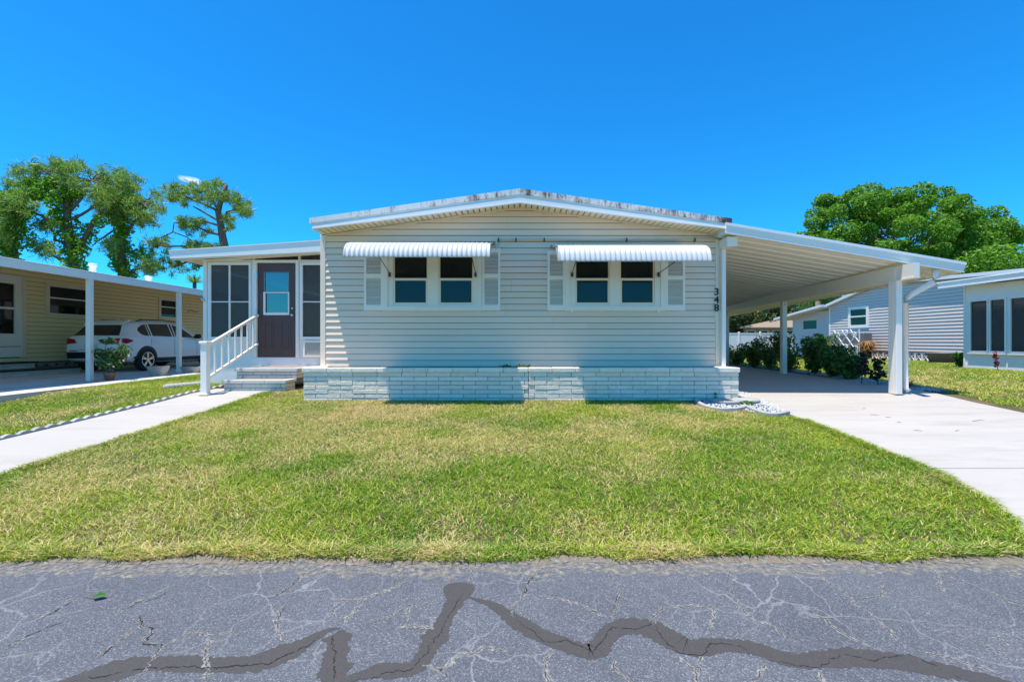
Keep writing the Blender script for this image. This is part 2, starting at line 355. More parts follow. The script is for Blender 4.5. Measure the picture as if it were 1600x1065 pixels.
def prism(name, pts, ax, base, o0, o1, m, parent):
    """polygon in the wall plane (u,z) extruded from o0 to o1 outward"""
    A = AX[ax]; n = len(pts)
    V = [A(u, z, o1, base) for u, z in pts] + [A(u, z, o0, base) for u, z in pts]
    Fc = [tuple(range(n)), tuple(range(2 * n - 1, n - 1, -1))] + [(i, n + i, n + (i + 1) % n, (i + 1) % n) for i in range(n)]
    return mk(name, V, Fc, m, parent)
def siding(parent, ax, base, u0, u1, z0, top, c, m, holes=(), t=0.016, seams=True, rng=random, gap=0.010):
    """lapped boards, each its own piece; top = list of (u,z) breakpoints of the upper edge"""
    A = AX[ax]; tu = [p[0] for p in top]; tz = [p[1] for p in top]; zmax = max(tz); k = 0; cut = []
    T = lambda u: float(np.interp(u, tu, tz))
    while z0 + k * c < zmax - 0.012:
        a = z0 + k * c; b = a + c
        if k % 2 == 0: cut = sorted(rng.uniform(u0 + 0.4, u1 - 0.4) for _ in range(1 + int((u1 - u0) / 4))) if seams else []
        iv = [(u0, u1)]
        for h in holes:
            if h[2] < (a + b) / 2 < h[3]:
                iv = [q for (p, r) in iv for q in ((p, min(r, h[0])), (max(p, h[1]), r)) if q[1] - q[0] > 0.01]
        for cc in cut:
            iv = [q for (p, r) in iv for q in (((p, cc - .001), (cc + .001, r)) if p + .1 < cc < r - .1 else ((p, r),))]
        for (p, r) in iv:
            bp = sorted({p, r, *[u for u in tu if p < u < r]})
            for i in range(len(tu) - 1):                       # where the sloped edge crosses a and b
                for lv in (a + gap, b):
                    if (tz[i] - lv) * (tz[i + 1] - lv) < 0:
                        u = tu[i] + (lv - tz[i]) / (tz[i + 1] - tz[i]) * (tu[i + 1] - tu[i])
                        if p < u < r: bp.append(u)
            bp = [u for u in sorted(bp) if T(u) > a + gap - 1e-5]
            if len(bp) < 2: continue
            al = a + gap
            pts = [(bp[0], al), (bp[-1], al)] + [(u, min(b, T(u))) for u in reversed(bp) if min(b, T(u)) > al + 1e-4]
            if len(pts) < 3: continue
            n = len(pts); off = lambda z: 0.002 + t * (1 - (z - a) / c)
            V = [A(u, z, off(z), base) for u, z in pts] + [A(u, z, 0.0005, base) for u, z in pts]
            mk('siding_plank', V, [tuple(range(n)), tuple(range(2 * n - 1, n - 1, -1))] + [(i, n + i, n + (i + 1) % n, (i + 1) % n) for i in range(n)], m, parent)
        k += 1
def tube(name, paths, m, parent=None, seg=8, caps=True):
    """paths: list of [(x,y,z,r),...] joined in one mesh"""
    V, Fc = [], []
    for P in paths:
        n0 = len(V); P = [(Vector(p[:3]), p[3]) for p in P]
        for i, (c, r) in enumerate(P):
            d = (P[min(i + 1, len(P) - 1)][0] - P[max(i - 1, 0)][0]).normalized()
            a = d.cross(Vector((0, 0, 1)) if abs(d.z) < 0.9 else Vector((1, 0, 0))).normalized(); b = d.cross(a)
            for k in range(seg):
                th = 2 * math.pi * k / seg; V.append(c + (a * math.cos(th) + b * math.sin(th)) * r)
        for i in range(len(P) - 1):
            for k in range(seg):
                q = n0 + i * seg; Fc.append((q + k, q + (k + 1) % seg, q + seg + (k + 1) % seg, q + seg + k))
        if caps:
            Fc.append(tuple(n0 + k for k in range(seg))[::-1]); Fc.append(tuple(n0 + (len(P) - 1) * seg + k for k in range(seg)))
    return mk(name, V, Fc, m, parent, smooth=seg > 5)
def lathe(name, prof, cx, cy, m, parent=None, seg=20):
    V = [(cx + r * math.cos(2 * math.pi * k / seg), cy + r * math.sin(2 * math.pi * k / seg), z) for r, z in prof for k in range(seg)]
    Fc = [(i * seg + k, i * seg + (k + 1) % seg, (i + 1) * seg + (k + 1) % seg, (i + 1) * seg + k) for i in range(len(prof) - 1) for k in range(seg)]
    Fc += [tuple(range(seg))[::-1], tuple((len(prof) - 1) * seg + k for k in range(seg))]
    return mk(name, V, Fc, m, parent, smooth=True)

# ---- foliage
def leaves(name, blobs, n, size, m, parent=None, up=0.35, shell=0.55, aspect=0.55, yellow=0.0, rng=RNG):
    """leaf-sized folded faces spread through a list of (x,y,z,rx,ry,rz) volumes"""
    B = np.array(blobs, float); wgt = (B[:, 3] * B[:, 5]) + 1e-6; idx = rng.choice(len(B), n, p=wgt / wgt.sum()); b = B[idx]
    d = rng.normal(size=(n, 3)); d /= np.linalg.norm(d, axis=1, keepdims=True)
    r = rng.random(n) ** (1 / 3.0); r = np.where(rng.random(n) < shell, 0.72 + 0.36 * rng.random(n), r)
    c = b[:, :3] + d * r[:, None] * b[:, 3:6]
    nrm = d * 0.7 + rng.normal(size=(n, 3)) * 0.65; nrm[:, 2] += up; nrm /= np.linalg.norm(nrm, axis=1, keepdims=True)
    t = np.cross(nrm, rng.normal(size=(n, 3))); t /= np.linalg.norm(t, axis=1, keepdims=True) + 1e-9
    s = np.cross(nrm, t); L = size * (0.6 + 0.8 * rng.random(n))[:, None]; W = L * aspect
    droop = nrm * L * 0.18
    V = np.stack([c - t * L * .5 - droop, c + s * W * .5, c + t * L * .5 - droop, c - s * W * .5], 1).reshape(-1, 3)
    tint = np.stack([np.clip(0.5 + 0.28 * rng.normal(size=n), 0, 1), (rng.random(n) < yellow).astype(float)], 1)
    return big(name, V, 4, [(0, 1, 2), (0, 2, 3)], m, parent, tint)
def needles(name, centers, rad, per, length, m, parent=None, rng=RNG, wid=0.02):
    C = np.repeat(np.array(centers, float), per, 0); R = np.repeat(np.array(rad, float), per); n = len(C)
    d = rng.normal(size=(n, 3)); d[:, 2] += 0.35; d /= np.linalg.norm(d, axis=1, keepdims=True)
    base = C + rng.normal(size=(n, 3)) * R[:, None] * 0.33
    L = length * (0.6 + 0.8 * rng.random(n))[:, None]
    s = np.cross(d, rng.normal(size=(n, 3))); s /= np.linalg.norm(s, axis=1, keepdims=True) + 1e-9
    V = np.stack([base - s * wid, base + s * wid, base + d * L + s * wid * .4, base + d * L - s * wid * .4], 1).reshape(-1, 3)
    tint = np.stack([np.clip(0.5 + 0.3 * rng.normal(size=n), 0, 1), np.zeros(n)], 1)
    return big(name, V, 4, [(0, 1, 2, 3)], m, parent, tint)
def in_poly(px, py, poly):
    px = np.asarray(px, float); py = np.asarray(py, float); r = np.zeros(px.shape, bool); j = len(poly) - 1
    for i in range(len(poly)):
        xi, yi = poly[i]; xj, yj = poly[j]
        c = ((yi > py) != (yj > py)) & (px < (xj - xi) * (py - yi) / ((yj - yi) or 1e-9) + xi)
        r ^= c; j = i
    return r
def pts_in(poly, n, rng=RNG):
    P = np.array(poly, float); lo, hi = P.min(0), P.max(0); out = np.zeros((0, 2))
    while len(out) < n:
        q = lo + rng.random((n * 2, 2)) * (hi - lo); out = np.vstack([out, q[in_poly(q[:, 0], q[:, 1], poly)]])
    return out[:n]

# ------------------------------------------------------------------ ground, road, paving
def axis(segs):
    out = []
    for a, b, st in segs: out += list(np.arange(a, b - 1e-6, st))
    return out + [segs[-1][1]]
def sheet(name, xs, ys, zf, m, parent=None, kind='structure'):
    X, Y = np.meshgrid(xs, ys); Z = zf(X, Y); nx, ny = len(xs), len(ys)
    V = np.stack([X, Y, Z], -1).reshape(-1, 3)
    Fc = [(j * nx + i, j * nx + i + 1, (j + 1) * nx + i + 1, (j + 1) * nx + i) for j in range(ny - 1) for i in range(nx - 1)]
    o = mk(name, V, Fc, m, parent, smooth=True)
    if kind and parent is None: o['kind'] = kind
    return o
gx = axis([(-700, -60, 80), (-60, -20, 5), (-20, 20, 0.5), (20, 60, 5), (60, 700, 80)])
gy = axis([(-60, -5, 11), (-5, 2.5, 1.5), (2.5, 2.9, 0.4), (2.9, 2.95, 0.05), (2.95, 14, 0.25), (14, 60, 4), (60, 900, 60)])
sheet('ground', gx, gy, ground, 'turf')
road = sheet('road', axis([(-60, 60, 4)]), axis([(-4.2, 2.97, 0.717)]), lambda x, y: 0 * x - 0.004 + 0.0, 'asphalt')

def strip(name, left, right, ys, top, thick, m, parent=None):
    """slab following the ground between two edge curves x=left(y), x=right(y)"""
    V, Fc = [], []; n = len(ys); k = 4
    for y in ys:
        for q in range(k + 1):
            x = left(y) + (right(y) - left(y)) * q / k; V.append((x, y, top(x, y)))
    for y in ys:
        for q in range(k + 1):
            x = left(y) + (right(y) - left(y)) * q / k; V.append((x, y, top(x, y) - thick))
    o = n * (k + 1)
    for j in range(n - 1):
        for q in range(k):
            a = j * (k + 1) + q; Fc.append((a, a + 1, a + k + 2, a + k + 1)); Fc.append((o + a, o + a + k + 1, o + a + k + 2, o + a + 1))
        a = j * (k + 1); Fc.append((a, a + k + 1, o + a + k + 1, o + a)); b = a + k; Fc.append((b, o + b, o + b + k + 1, b + k + 1))
    for a, fl in ((0, 0), ((n - 1) * (k + 1), 1)):
        for q in range(k):
            f = (a + q, o + a + q, o + a + q + 1, a + q + 1); Fc.append(f if not fl else f[::-1])
    return mk(name, V, Fc, m, parent)
def dl(y): return float(np.interp(y, [2.6, 2.95, 3.2, 3.7, 4.4, 7.6, 7.62, 25], [3.05, 3.35, 3.60, 3.92, 4.10, 4.10, 3.88, 3.88]))
def dr(y): return float(np.interp(y, [2.6, 3.5, 4.2, 8, 16, 25], [8.5, 7.9, 7.65, 7.63, 8.0, 8.5]))
dtop = lambda x, y: float(gprof(max(y, 2.955))) + 0.022
drv = strip('driveway', dl, dr, axis([(4.496, 7.6, 0.25), (7.6, 7.62, 0.02), (7.62, 24, 0.5)]), dtop, 0.12, 'concrete'); drv['kind'] = 'structure'
strip('concrete_slab', dl, dr, axis([(2.905, 4.484, 0.15)]), dtop, 0.12, 'concrete', drv)
wl0, wl1 = gpix(0, 690), gpix(318, 612); wr0, wr1 = gpix(0, 744), gpix(430, 610)
def lin(a, b): return lambda y: a[0] + (b[0] - a[0]) * (y - a[1]) / (b[1] - a[1])
wL, wR = lin(wl0, wl1), lin(wr0, wr1)
wk = strip('walkway', wL, wR, axis([(2.905, 8.75, 0.25)]), dtop, 0.12, 'concrete'); wk['kind'] = 'structure'
lot = strip('neighbour_driveway', lambda y: -13.75, lambda y: -8.43, axis([(2.905, 6.2, 0.4), (6.2, 30, 2)]),
            lambda x, y: min(0.50, max(float(gprof(y)) + 0.02, 0.02 + 0.145 * (y - 2.95))), 0.3, 'slabgrey'); lot['kind'] = 'structure'

# dirt lip, cracks and sealant on the road (thin sheets a few mm above it)
def rp(px, py): d = F * H / (py - 532.0); return (sx(px, d), d)
def ribbon(name, pts, hw, m, z, parent, jit=0.0, step=0.02, rough=0.0, seed=1, taper=True):
    r = random.Random(seed); P = [Vector((*p, 0)) for p in pts]; Q = []
    for a, b in zip(P[:-1], P[1:]):
        n = max(1, int((b - a).length / step)); Q += [a + (b - a) * i / n for i in range(n)]
    Q.append(P[-1]); o = 0.0; N = len(Q); V, Fc = [], []
    for i, q in enumerate(Q):
        d = (Q[min(i + 1, N - 1)] - Q[max(i - 1, 0)]).normalized(); nn = Vector((-d.y, d.x, 0))
        o = 0.82 * o + r.gauss(0, 1) * jit
        h = hw if not callable(hw) else hw(i / max(N - 1, 1)); t = min(1, 6 * min(i, N - 1 - i) / N + 0.15) if taper else 1
        a = h * t * (1 + r.uniform(-rough, rough)); b = h * t * (1 + r.uniform(-rough, rough))
        V += [q + nn * (o + a) + Vector((0, 0, z)), q + nn * (o - b) + Vector((0, 0, z))]
    Fc = [(2 * i, 2 * i + 1, 2 * i + 3, 2 * i + 2) for i in range(N - 1)]
    return mk(name, V, Fc, m, parent)
def smooth_pts(L, n=4):
    P = [Vector(p) for p in L]; out = []
    for i in range(len(P) - 1):
        p0, p1, p2, p3 = P[max(i - 1, 0)], P[i], P[i + 1], P[min(i + 2, len(P) - 1)]
        for k in range(n):
            t = k / n; out.append(0.5 * ((2 * p1) + (p2 - p0) * t + (2 * p0 - 5 * p1 + 4 * p2 - p3) * t * t + (3 * p1 - p0 - 3 * p2 + p3) * t ** 3))
    return out + [P[-1]]
seal = [
    ([(60, 1075), (150, 1052), (240, 1034), (330, 1036), (400, 1032), (445, 1018), (480, 1000), (510, 984), (532, 979)], 0.060),
    ([(532, 982), (526, 1010), (522, 1040), (530, 1080)], 0.062),
    ([(536, 1062), (585, 1046), (640, 1043), (664, 1022), (684, 985), (700, 955), (722, 922)], 0.052),
    ([(724, 930), (770, 942), (800, 963), (850, 992), (925, 1016), (950, 988), (985, 975), (1025, 984), (1075, 1008), (1130, 1004), (1185, 1012), (1245, 1030), (1320, 1023), (1400, 1030), (1480, 1046), (1560, 1062), (1640, 1085)], 0.060)]
for i, (L, hw) in enumerate(seal):
    pts = [rp(*p) for p in smooth_pts(L)]
    ribbon('crack_sealant', pts, lambda t, hw=hw: hw * (0.8 + 0.75 * (float(noise2(t * 9 + i, .5, 1.0, 8)) - .2)), 'sealant', -0.0036 + 0.0002 * i, road, 0.0015, 0.010, 0.16, i)
bl = rp(716, 922)
mk('crack_sealant', [(bl[0] + 0.085 * math.cos(t) * (1 + .15 * math.sin(3 * t)), bl[1] + 0.11 * math.sin(t) * (1 + .12 * math.cos(2 * t)), -0.0027) for t in np.linspace(0, 2 * math.pi, 28)[:-1]], [tuple(range(27))], 'sealant', road)
pale = [
    [(835, 872), (838, 893), (822, 915), (812, 935), (800, 945), (800, 962)], [(950, 872), (952, 895), (965, 912), (968, 930), (960, 955), (955, 972)],
    [(842, 930), (885, 935), (920, 950), (955, 965)], [(1120, 868), (1138, 885), (1140, 915), (1150, 935), (1165, 955), (1172, 970)],
    [(1238, 880), (1280, 898), (1320, 925), (1345, 950), (1385, 980), (1420, 1018)], [(1380, 868), (1430, 880), (1500, 905), (1560, 928), (1612, 948)],
    [(1620, 960), (1560, 930)], [(855, 1012), (848, 1030), (858, 1050), (862, 1070)], [(952, 1020), (960, 1040), (980, 1058), (990, 1072)],
    [(1062, 1024), (1075, 1042), (1090, 1068)], [(1090, 1040), (1095, 1022)], [(1075, 1042), (1092, 1040), (1105, 1066)],
    [(1198, 1035), (1185, 1052), (1178, 1072)], [(1275, 1045), (1290, 1068)], [(730, 872), (735, 890), (733, 908)],
    [(488, 876), (478, 896), (450, 918), (425, 935)], [(446, 942), (430, 972), (432, 985), (446, 1005)], [(640, 905), (600, 925), (570, 935), (535, 975)],
    [(570, 934), (530, 935)], [(524, 938), (523, 965)], [(660, 1036), (690, 1048), (710, 1030), (755, 1012), (800, 1018)], [(692, 1048), (705, 1070)],
    [(620, 976), (650, 975), (680, 978)], [(638, 970), (640, 950), (650, 938)], [(570, 975), (610, 960), (640, 945), (690, 940)],
    [(217, 960), (220, 978), (238, 980), (225, 1003), (252, 1005), (240, 1028), (212, 1066)], [(255, 1008), (300, 985), (330, 990), (370, 982)], [(325, 992), (318, 1025), (325, 1066)],
    [(0, 1015), (30, 1000), (60, 990)], [(180, 960), (215, 938), (255, 920), (280, 912)], [(62, 965), (100, 940), (120, 930)], [(150, 1025), (180, 1005), (215, 980)],
    [(1262, 960), (1290, 965), (1310, 982), (1340, 1000), (1362, 1010)], [(1310, 920), (1345, 932), (1370, 930), (1385, 920)], [(1345, 885), (1380, 910), (1385, 925)],
    [(1450, 980), (1500, 990), (1560, 1015), (1600, 1040)], [(1455, 885), (1470, 925)], [(1430, 1015), (1480, 1025), (1540, 1040), (1590, 1062)], [(1035, 945), (1022, 962), (1020, 975)],
    [(1036, 948), (1080, 945), (1115, 945), (1118, 965), (1105, 990)], [(1170, 962), (1210, 980), (1250, 1003)], [(1560, 990), (1565, 1005), (1600, 1020)]]
for i, L in enumerate(pale):
    ribbon('crack', [rp(*p) for p in L], random.uniform(0.006, 0.012), 'crackpale', -0.0024 + 0.000004 * i, road, 0.004, 0.009, 0.9, 100 + i)
darkc = [[(95, 1066), (240, 1040), (330, 1040), (420, 1034), (480, 1006), (520, 985)], [(520, 985), (518, 1020), (524, 1066)], [(545, 1064), (600, 1048), (640, 1045), (690, 985), (720, 925)],
         [(802, 962), (850, 1000), (890, 1000), (925, 1016), (958, 978), (990, 980), (1020, 975), (1045, 1005), (1065, 1020), (1095, 1020), (1110, 1002), (1160, 1006), (1195, 1030)],
         [(1200, 1030), (1270, 1042), (1310, 1020), (1360, 1028), (1420, 1022), (1460, 1038), (1510, 1060)], [(217, 960), (220, 978), (238, 980), (225, 1003), (252, 1005), (240, 1028)],
         [(480, 890), (450, 918), (425, 933)], [(446, 945), (430, 975)], [(833, 895), (815, 930)], [(967, 925), (961, 950)], [(0, 1012), (40, 992), (100, 968)], [(60, 966), (110, 938)], [(190, 950), (250, 928), (275, 913)], [(150, 1026), (180, 1006)]]
for i, L in enumerate(darkc + pale):
    ribbon('crack', [rp(*p) for p in L], (random.uniform(0.0016, 0.0028) if i < len(darkc) else 0.0015), 'crackdark', -0.0019 + 0.000006 * i, road, 0.004, 0.009, 0.9 if i >= len(darkc) else 0.8, (300 + i) if i < len(darkc) else 100 + i - len(darkc))
r_ = random.Random(5)
M['dust'] = broken('road_dust', (0.30, 0.265, 0.215), 0.40, 0.66, 26)
for nm, mm, b0, k, z in (('dirt_edge', 'dirt', -.055, 1.0, -.0014), ('dust_edge', 'dust', .01, 1.9, -.0030)):
    V = []
    for x in np.arange(-8, 8.01, 0.025):
        wdt = b0 + k * (.075 * float(noise2(x, .3, 1.3, 3)) + .06 * float(noise2(x, .7, 5, 4)) + .035 * float(noise2(x, .2, 19, 5)) + .012 * r_.random()) + (.05 if 3.0 < x < 8 else 0)
        V += [(x, 2.975, 0.0045 + z * .2), (x, 2.905 - wdt, z)]
    mk(nm, V, [(2 * i, 2 * i + 1, 2 * i + 3, 2 * i + 2) for i in range(len(V) // 2 - 1)], mm, road)
lx, ly = rp(148, 934)
lf = thing('fallen_leaf', (lx, ly, 0.0), 'green fallen leaf with stem lying on the asphalt', 'leaf')
mk('blade', [(lx - .01, ly, .014), (lx + .01, ly - .022, .022), (lx + .05, ly - .006, .012), (lx + .055, ly + .012, .018), (lx + .015, ly + .022, .024)], [(0, 1, 2, 3, 4)], 'lime', lf)
mk('stem', [(lx - .075, ly + .012, .010), (lx - .075, ly + .016, .010), (lx - .008, ly + .003, .014), (lx - .008, ly - .001, .014)], [(0, 1, 2, 3)], 'drygrass', lf)

# ------------------------------------------------------------------ lawns
def grass(name, poly, n, h, wd, seed, near=True, label=None):
    rng = np.random.default_rng(seed); P = pts_in(poly, n, rng); x, y = P[:, 0], P[:, 1]; z = np.maximum(ground(x, y), -0.006) - 0.004
    cl = noise2(x, y, 5.0, 3) * .6 + noise2(x, y, 14.0, 4) * .4; keep = (rng.random(n) < (0.25 + 1.2 * cl) * (1 - .55 * sstep(6.6, 7.7, y) * (np.abs(x) < 4.3) * (noise2(x, y, 1.7, 33) > .45))) & (y > 2.865 + .10 * noise2(x, 0 * x, 2.5, 9) + .03 * noise2(x, 0 * x, 14, 10)); x, y, z = x[keep], y[keep], z[keep]; n = len(x); cl = cl[keep]
    a = rng.random(n) * 2 * math.pi; lean = (0.35 + 1.7 * rng.random(n)); hh = h * (0.55 + 0.75 * rng.random(n)) * (0.7 + 0.6 * cl)
    dx, dy = np.cos(a), np.sin(a); b = rng.random(n) * 2 * math.pi; ux, uy = np.cos(b) * wd, np.sin(b) * wd
    def p(f, up): return np.stack([x + dx * hh * lean * f, y + dy * hh * lean * f, z + hh * up], 1)
    U = np.stack([ux, uy, 0 * ux], 1)
    V = np.stack([p(0, 0) - U, p(0, 0) + U, p(.42, .62) + U * .8, p(.42, .62) - U * .8, p(1.0, .85)], 1).reshape(-1, 3)
    pn = 0.55 * noise2(x, y, 0.55, 11) + 0.45 * noise2(x, y, 2.1, 12)
    dry = np.clip((pn - 0.46) * 3.8, 0, 1) * 0.55 + 0.10 + 0.42 * sstep(5.4, 7.6, y) * (np.abs(x) < 4.3) * noise2(x, y, 1.7, 33) * 1.5 + 0.12 * (1 - sstep(2.95, 3.35, y))
    straw = (rng.random(n) < dry).astype(float) * (0.55 + 0.45 * rng.random(n))
    tint = np.stack([np.clip(noise2(x, y, 1.3, 15) * 0.7 + 0.15 + 0.36 * rng.normal(size=n), 0, 1), straw], 1)
    o = big(name, V, 5, [(0, 1, 2, 3), (3, 2, 4)], 'grass', None, tint)
    return tag(o, label, 'grass', None, 'stuff')
ybk = 7.68
front = [(wR(2.86) + .01, 2.86)] + [(wR(y) + 0.005, y) for y in (5, 7, 8.2)] + [(-4.2, 8.6), (-3.6, 8.5), (-3.58, ybk), (2.7, ybk), (3.1, 7.25), (4.08, 6.55)] + [(dl(y) - 0.01, y) for y in (6.0, 4.4, 4.0, 3.7, 3.4, 3.2, 2.95)] + [(3.3, 2.86)]
grass('grass', front, 330000, 0.043, 0.0038, 21, True, 'mown green and straw coloured lawn in front of the house')
grass('grass', [(wR(2.86) + .02, 2.84), (3.25, 2.84), (3.45, 3.05), (wR(3.05) + .01, 3.05)], 34000, 0.052, 0.004, 24, True, 'ragged fringe of grass overhanging the road edge')
grass('grass', [(dl(y) + .03, y) for y in (3.1, 3.4, 3.7, 4.1, 4.5, 6.4)] + [(dl(y) - .08, y) for y in (6.4, 4.5, 4.1, 3.7, 3.4, 3.1)], 9000, 0.055, 0.004, 25, True, 'longer grass fringe creeping over the driveway edge')
grass('grass', [(wR(y) - .035, y) for y in (3.0, 8.4)] + [(wR(y) + .08, y) for y in (8.4, 3.0)], 10000, 0.05, 0.004, 26, True, 'longer grass fringe creeping over the walkway edge')
grass('grass', [(-8.42, 5.5), (wL(5.5) - .12, 5.5), (wL(8.6) - .12, 8.6), (-5.75, 9.6), (-6.7, 9.8), (-6.7, 14), (-8.42, 14)], 70000, 0.045, 0.005, 22, False, 'sunny strip of lawn between walkway and neighbouring driveway')
grass('grass', [(7.75, 4.5), (12.9, 4.5), (12.9, 13.2), (15.6, 16), (15.6, 21.5), (9.0, 21.5), (8.4, 12), (8.05, 8.6)], 150000, 0.05, 0.0065, 23, False, 'sunny yellow green lawn beside the grey neighbouring house')

# ------------------------------------------------------------------ main house
DW = 8.335; XL, XR, XC = -3.49, 3.80, 0.135; DF = 7.905          # wall plane, corners, ridge x, fascia plane
home = thing('mobile_home', (XC, DW, 0.45), 'beige sided mobile home with low white gable roof behind a brick planter', 'house')
ZE, ZA = 3.338, 3.845                                               # soffit height at eaves and ridge
gtop = [(XL, ZE), (XC, ZA), (XR, ZE)]
wins = []
for (fl, fr, zt, gl, gr) in ((601, 752, 3.11, (617, 667), (688, 738)), (884, 1037, 3.07, (900, 950), (970, 1020))):
    x0, x1 = sx(fl, DW), sx(fr, DW); wins.append(dict(x0=x0, x1=x1, z0=sz(484.3, DW), z1=zt, g=[(sx(a, DW), sx(b, DW)) for a, b in (gl, gr)]))
wh = [(q['x0'] + .04, q['x1'] - .04, q['z0'] + .04, q['z1'] - .04) for q in wins]
# structural wall with window openings, gable top, side walls
plate('wall', 'front', DW, XL, XR, 0.40, ZE, wh, -0.10, 0.0, 'backing', home)
prism('gable_wall', [(XL, ZE + .001), (XR, ZE + .001), (XC, ZA)], 'front', DW, -0.10, -0.001, 'backing', home)
box('side_wall', XL, XL + .1, DW + .101, 24, 0.4, ZE, 'siding', home); box('side_wall', XR - .1, XR, DW + .101, 24, 0.4, ZE, 'siding', home)
box('rear_wall', XL + .101, XR - .101, 23.9, 24, 0.4, ZE, 'siding', home)
box('floor', XL + .101, XR - .101, DW + .101, 23.89, 0.75, 0.85, 'dark', home); box('partition', XL + .101, XR - .101, 11.2, 11.3, 0.851, ZE - .01, 'blind', home)
siding(home, 'front', DW, XL + .075, XR - .075, 0.928, [(u, z - 0.004) for u, z in gtop], 0.11395, 'siding', wh, 0.024)
for a, b in ((XL - .012, XL + .08), (XR - .08, XR + .012)): box('corner_trim', a, b, DW - .028, DW + .05, 0.90, ZE - .006, 'trim', home, 0.004)
for u0, u1, za, zb in ((XL + .08, XC, ZE, ZA), (XC, XR - .08, ZA, ZE)):
    prism('frieze_trim', [(u0, za - .032 + (.011 if u0 < XC - 1 else 0)), (u1, zb - .032 + (.011 if u0 > -1 and u1 > 1 else 0)), (u1, zb - .002), (u0, za - .002)], 'front', DW, 0.018, 0.030, 'soffit', home)
# roof
zlt = lambda u, a, e: a - abs(u - XC) / 3.625 * (a - e)
RL, RR = XL + .02, XR - .02
def band(name, zt, zb, o0, o1, m, parent, x0=RL, x1=RR):
    top = [(x0, zt(x0)), (XC, zt(XC)), (x1, zt(x1))]; bot = [(x1, zb(x1)), (XC, zb(XC)), (x0, zb(x0))]
    A = AX['front']; V, Fc = [], []
    for q in (0, 1):
        P = [top[q], top[q + 1], bot[1 - q], bot[2 - q]]; n = len(V)
        V += [A(u, z, o1, DF) for u, z in P] + [A(u, z, o0, DF) for u, z in P]
        Fc += [tuple(n + i for i in f) for f in ((0, 1, 2, 3), (7, 6, 5, 4), (0, 4, 5, 1), (1, 5, 6, 2), (2, 6, 7, 3), (3, 7, 4, 0))]
    return mk(name, V, Fc, m, parent)
roof = band('roof', lambda u: zlt(u, 4.035, 3.523), lambda u: zlt(u, 3.95, 3.445), -16.2, -0.05, 'roofwhite', home, XL - .02, XR + .02)
band('roof_edge', lambda u: zlt(u, 4.046, 3.534), lambda u: zlt(u, 3.945, 3.441), -0.049, 0.012, 'stain', roof, XL - .025, XR + .02)
band('fascia', lambda u: zlt(u, 3.944, 3.440), lambda u: zlt(u, 3.885, 3.398), -0.05, -0.006, 'fascia', roof)
band('fascia', lambda u: zlt(u, 3.886, 3.399), lambda u: zlt(u, 3.800, 3.343), -0.051, 0.004, 'fascia', roof)
band('fascia_lip', lambda u: zlt(u, 3.812, 3.355), lambda u: zlt(u, 3.796, 3.339), 0.0041, 0.012, 'alu', roof)
nb = 70
for i in range(nb):
    a = RL + (RR - RL) * i / nb; b = RL + (RR - RL) * (i + 1) / nb - 0.019
    if a < XC < b: b = XC - .004
    za, zb = zlt(a, 3.800, 3.343), zlt(b, 3.800, 3.343); wa, wb = zlt(a, ZA, ZE), zlt(b, ZA, ZE)
    V = [(a, DF + .05, za), (b, DF + .05, zb), (b, DW - .002, wb), (a, DW - .002, wa)]; V += [(x, y, z + .012) for x, y, z in V]
    mk('soffit_board', V, [(0, 3, 2, 1), (4, 5, 6, 7), (0, 1, 5, 4), (1, 2, 6, 5), (2, 3, 7, 6), (3, 0, 4, 7)], 'soffit', roof)
band('soffit_backing', lambda u: zlt(u, 3.885, 3.385), lambda u: zlt(u, 3.866, 3.366), -0.425, -0.052, 'bronze', roof)
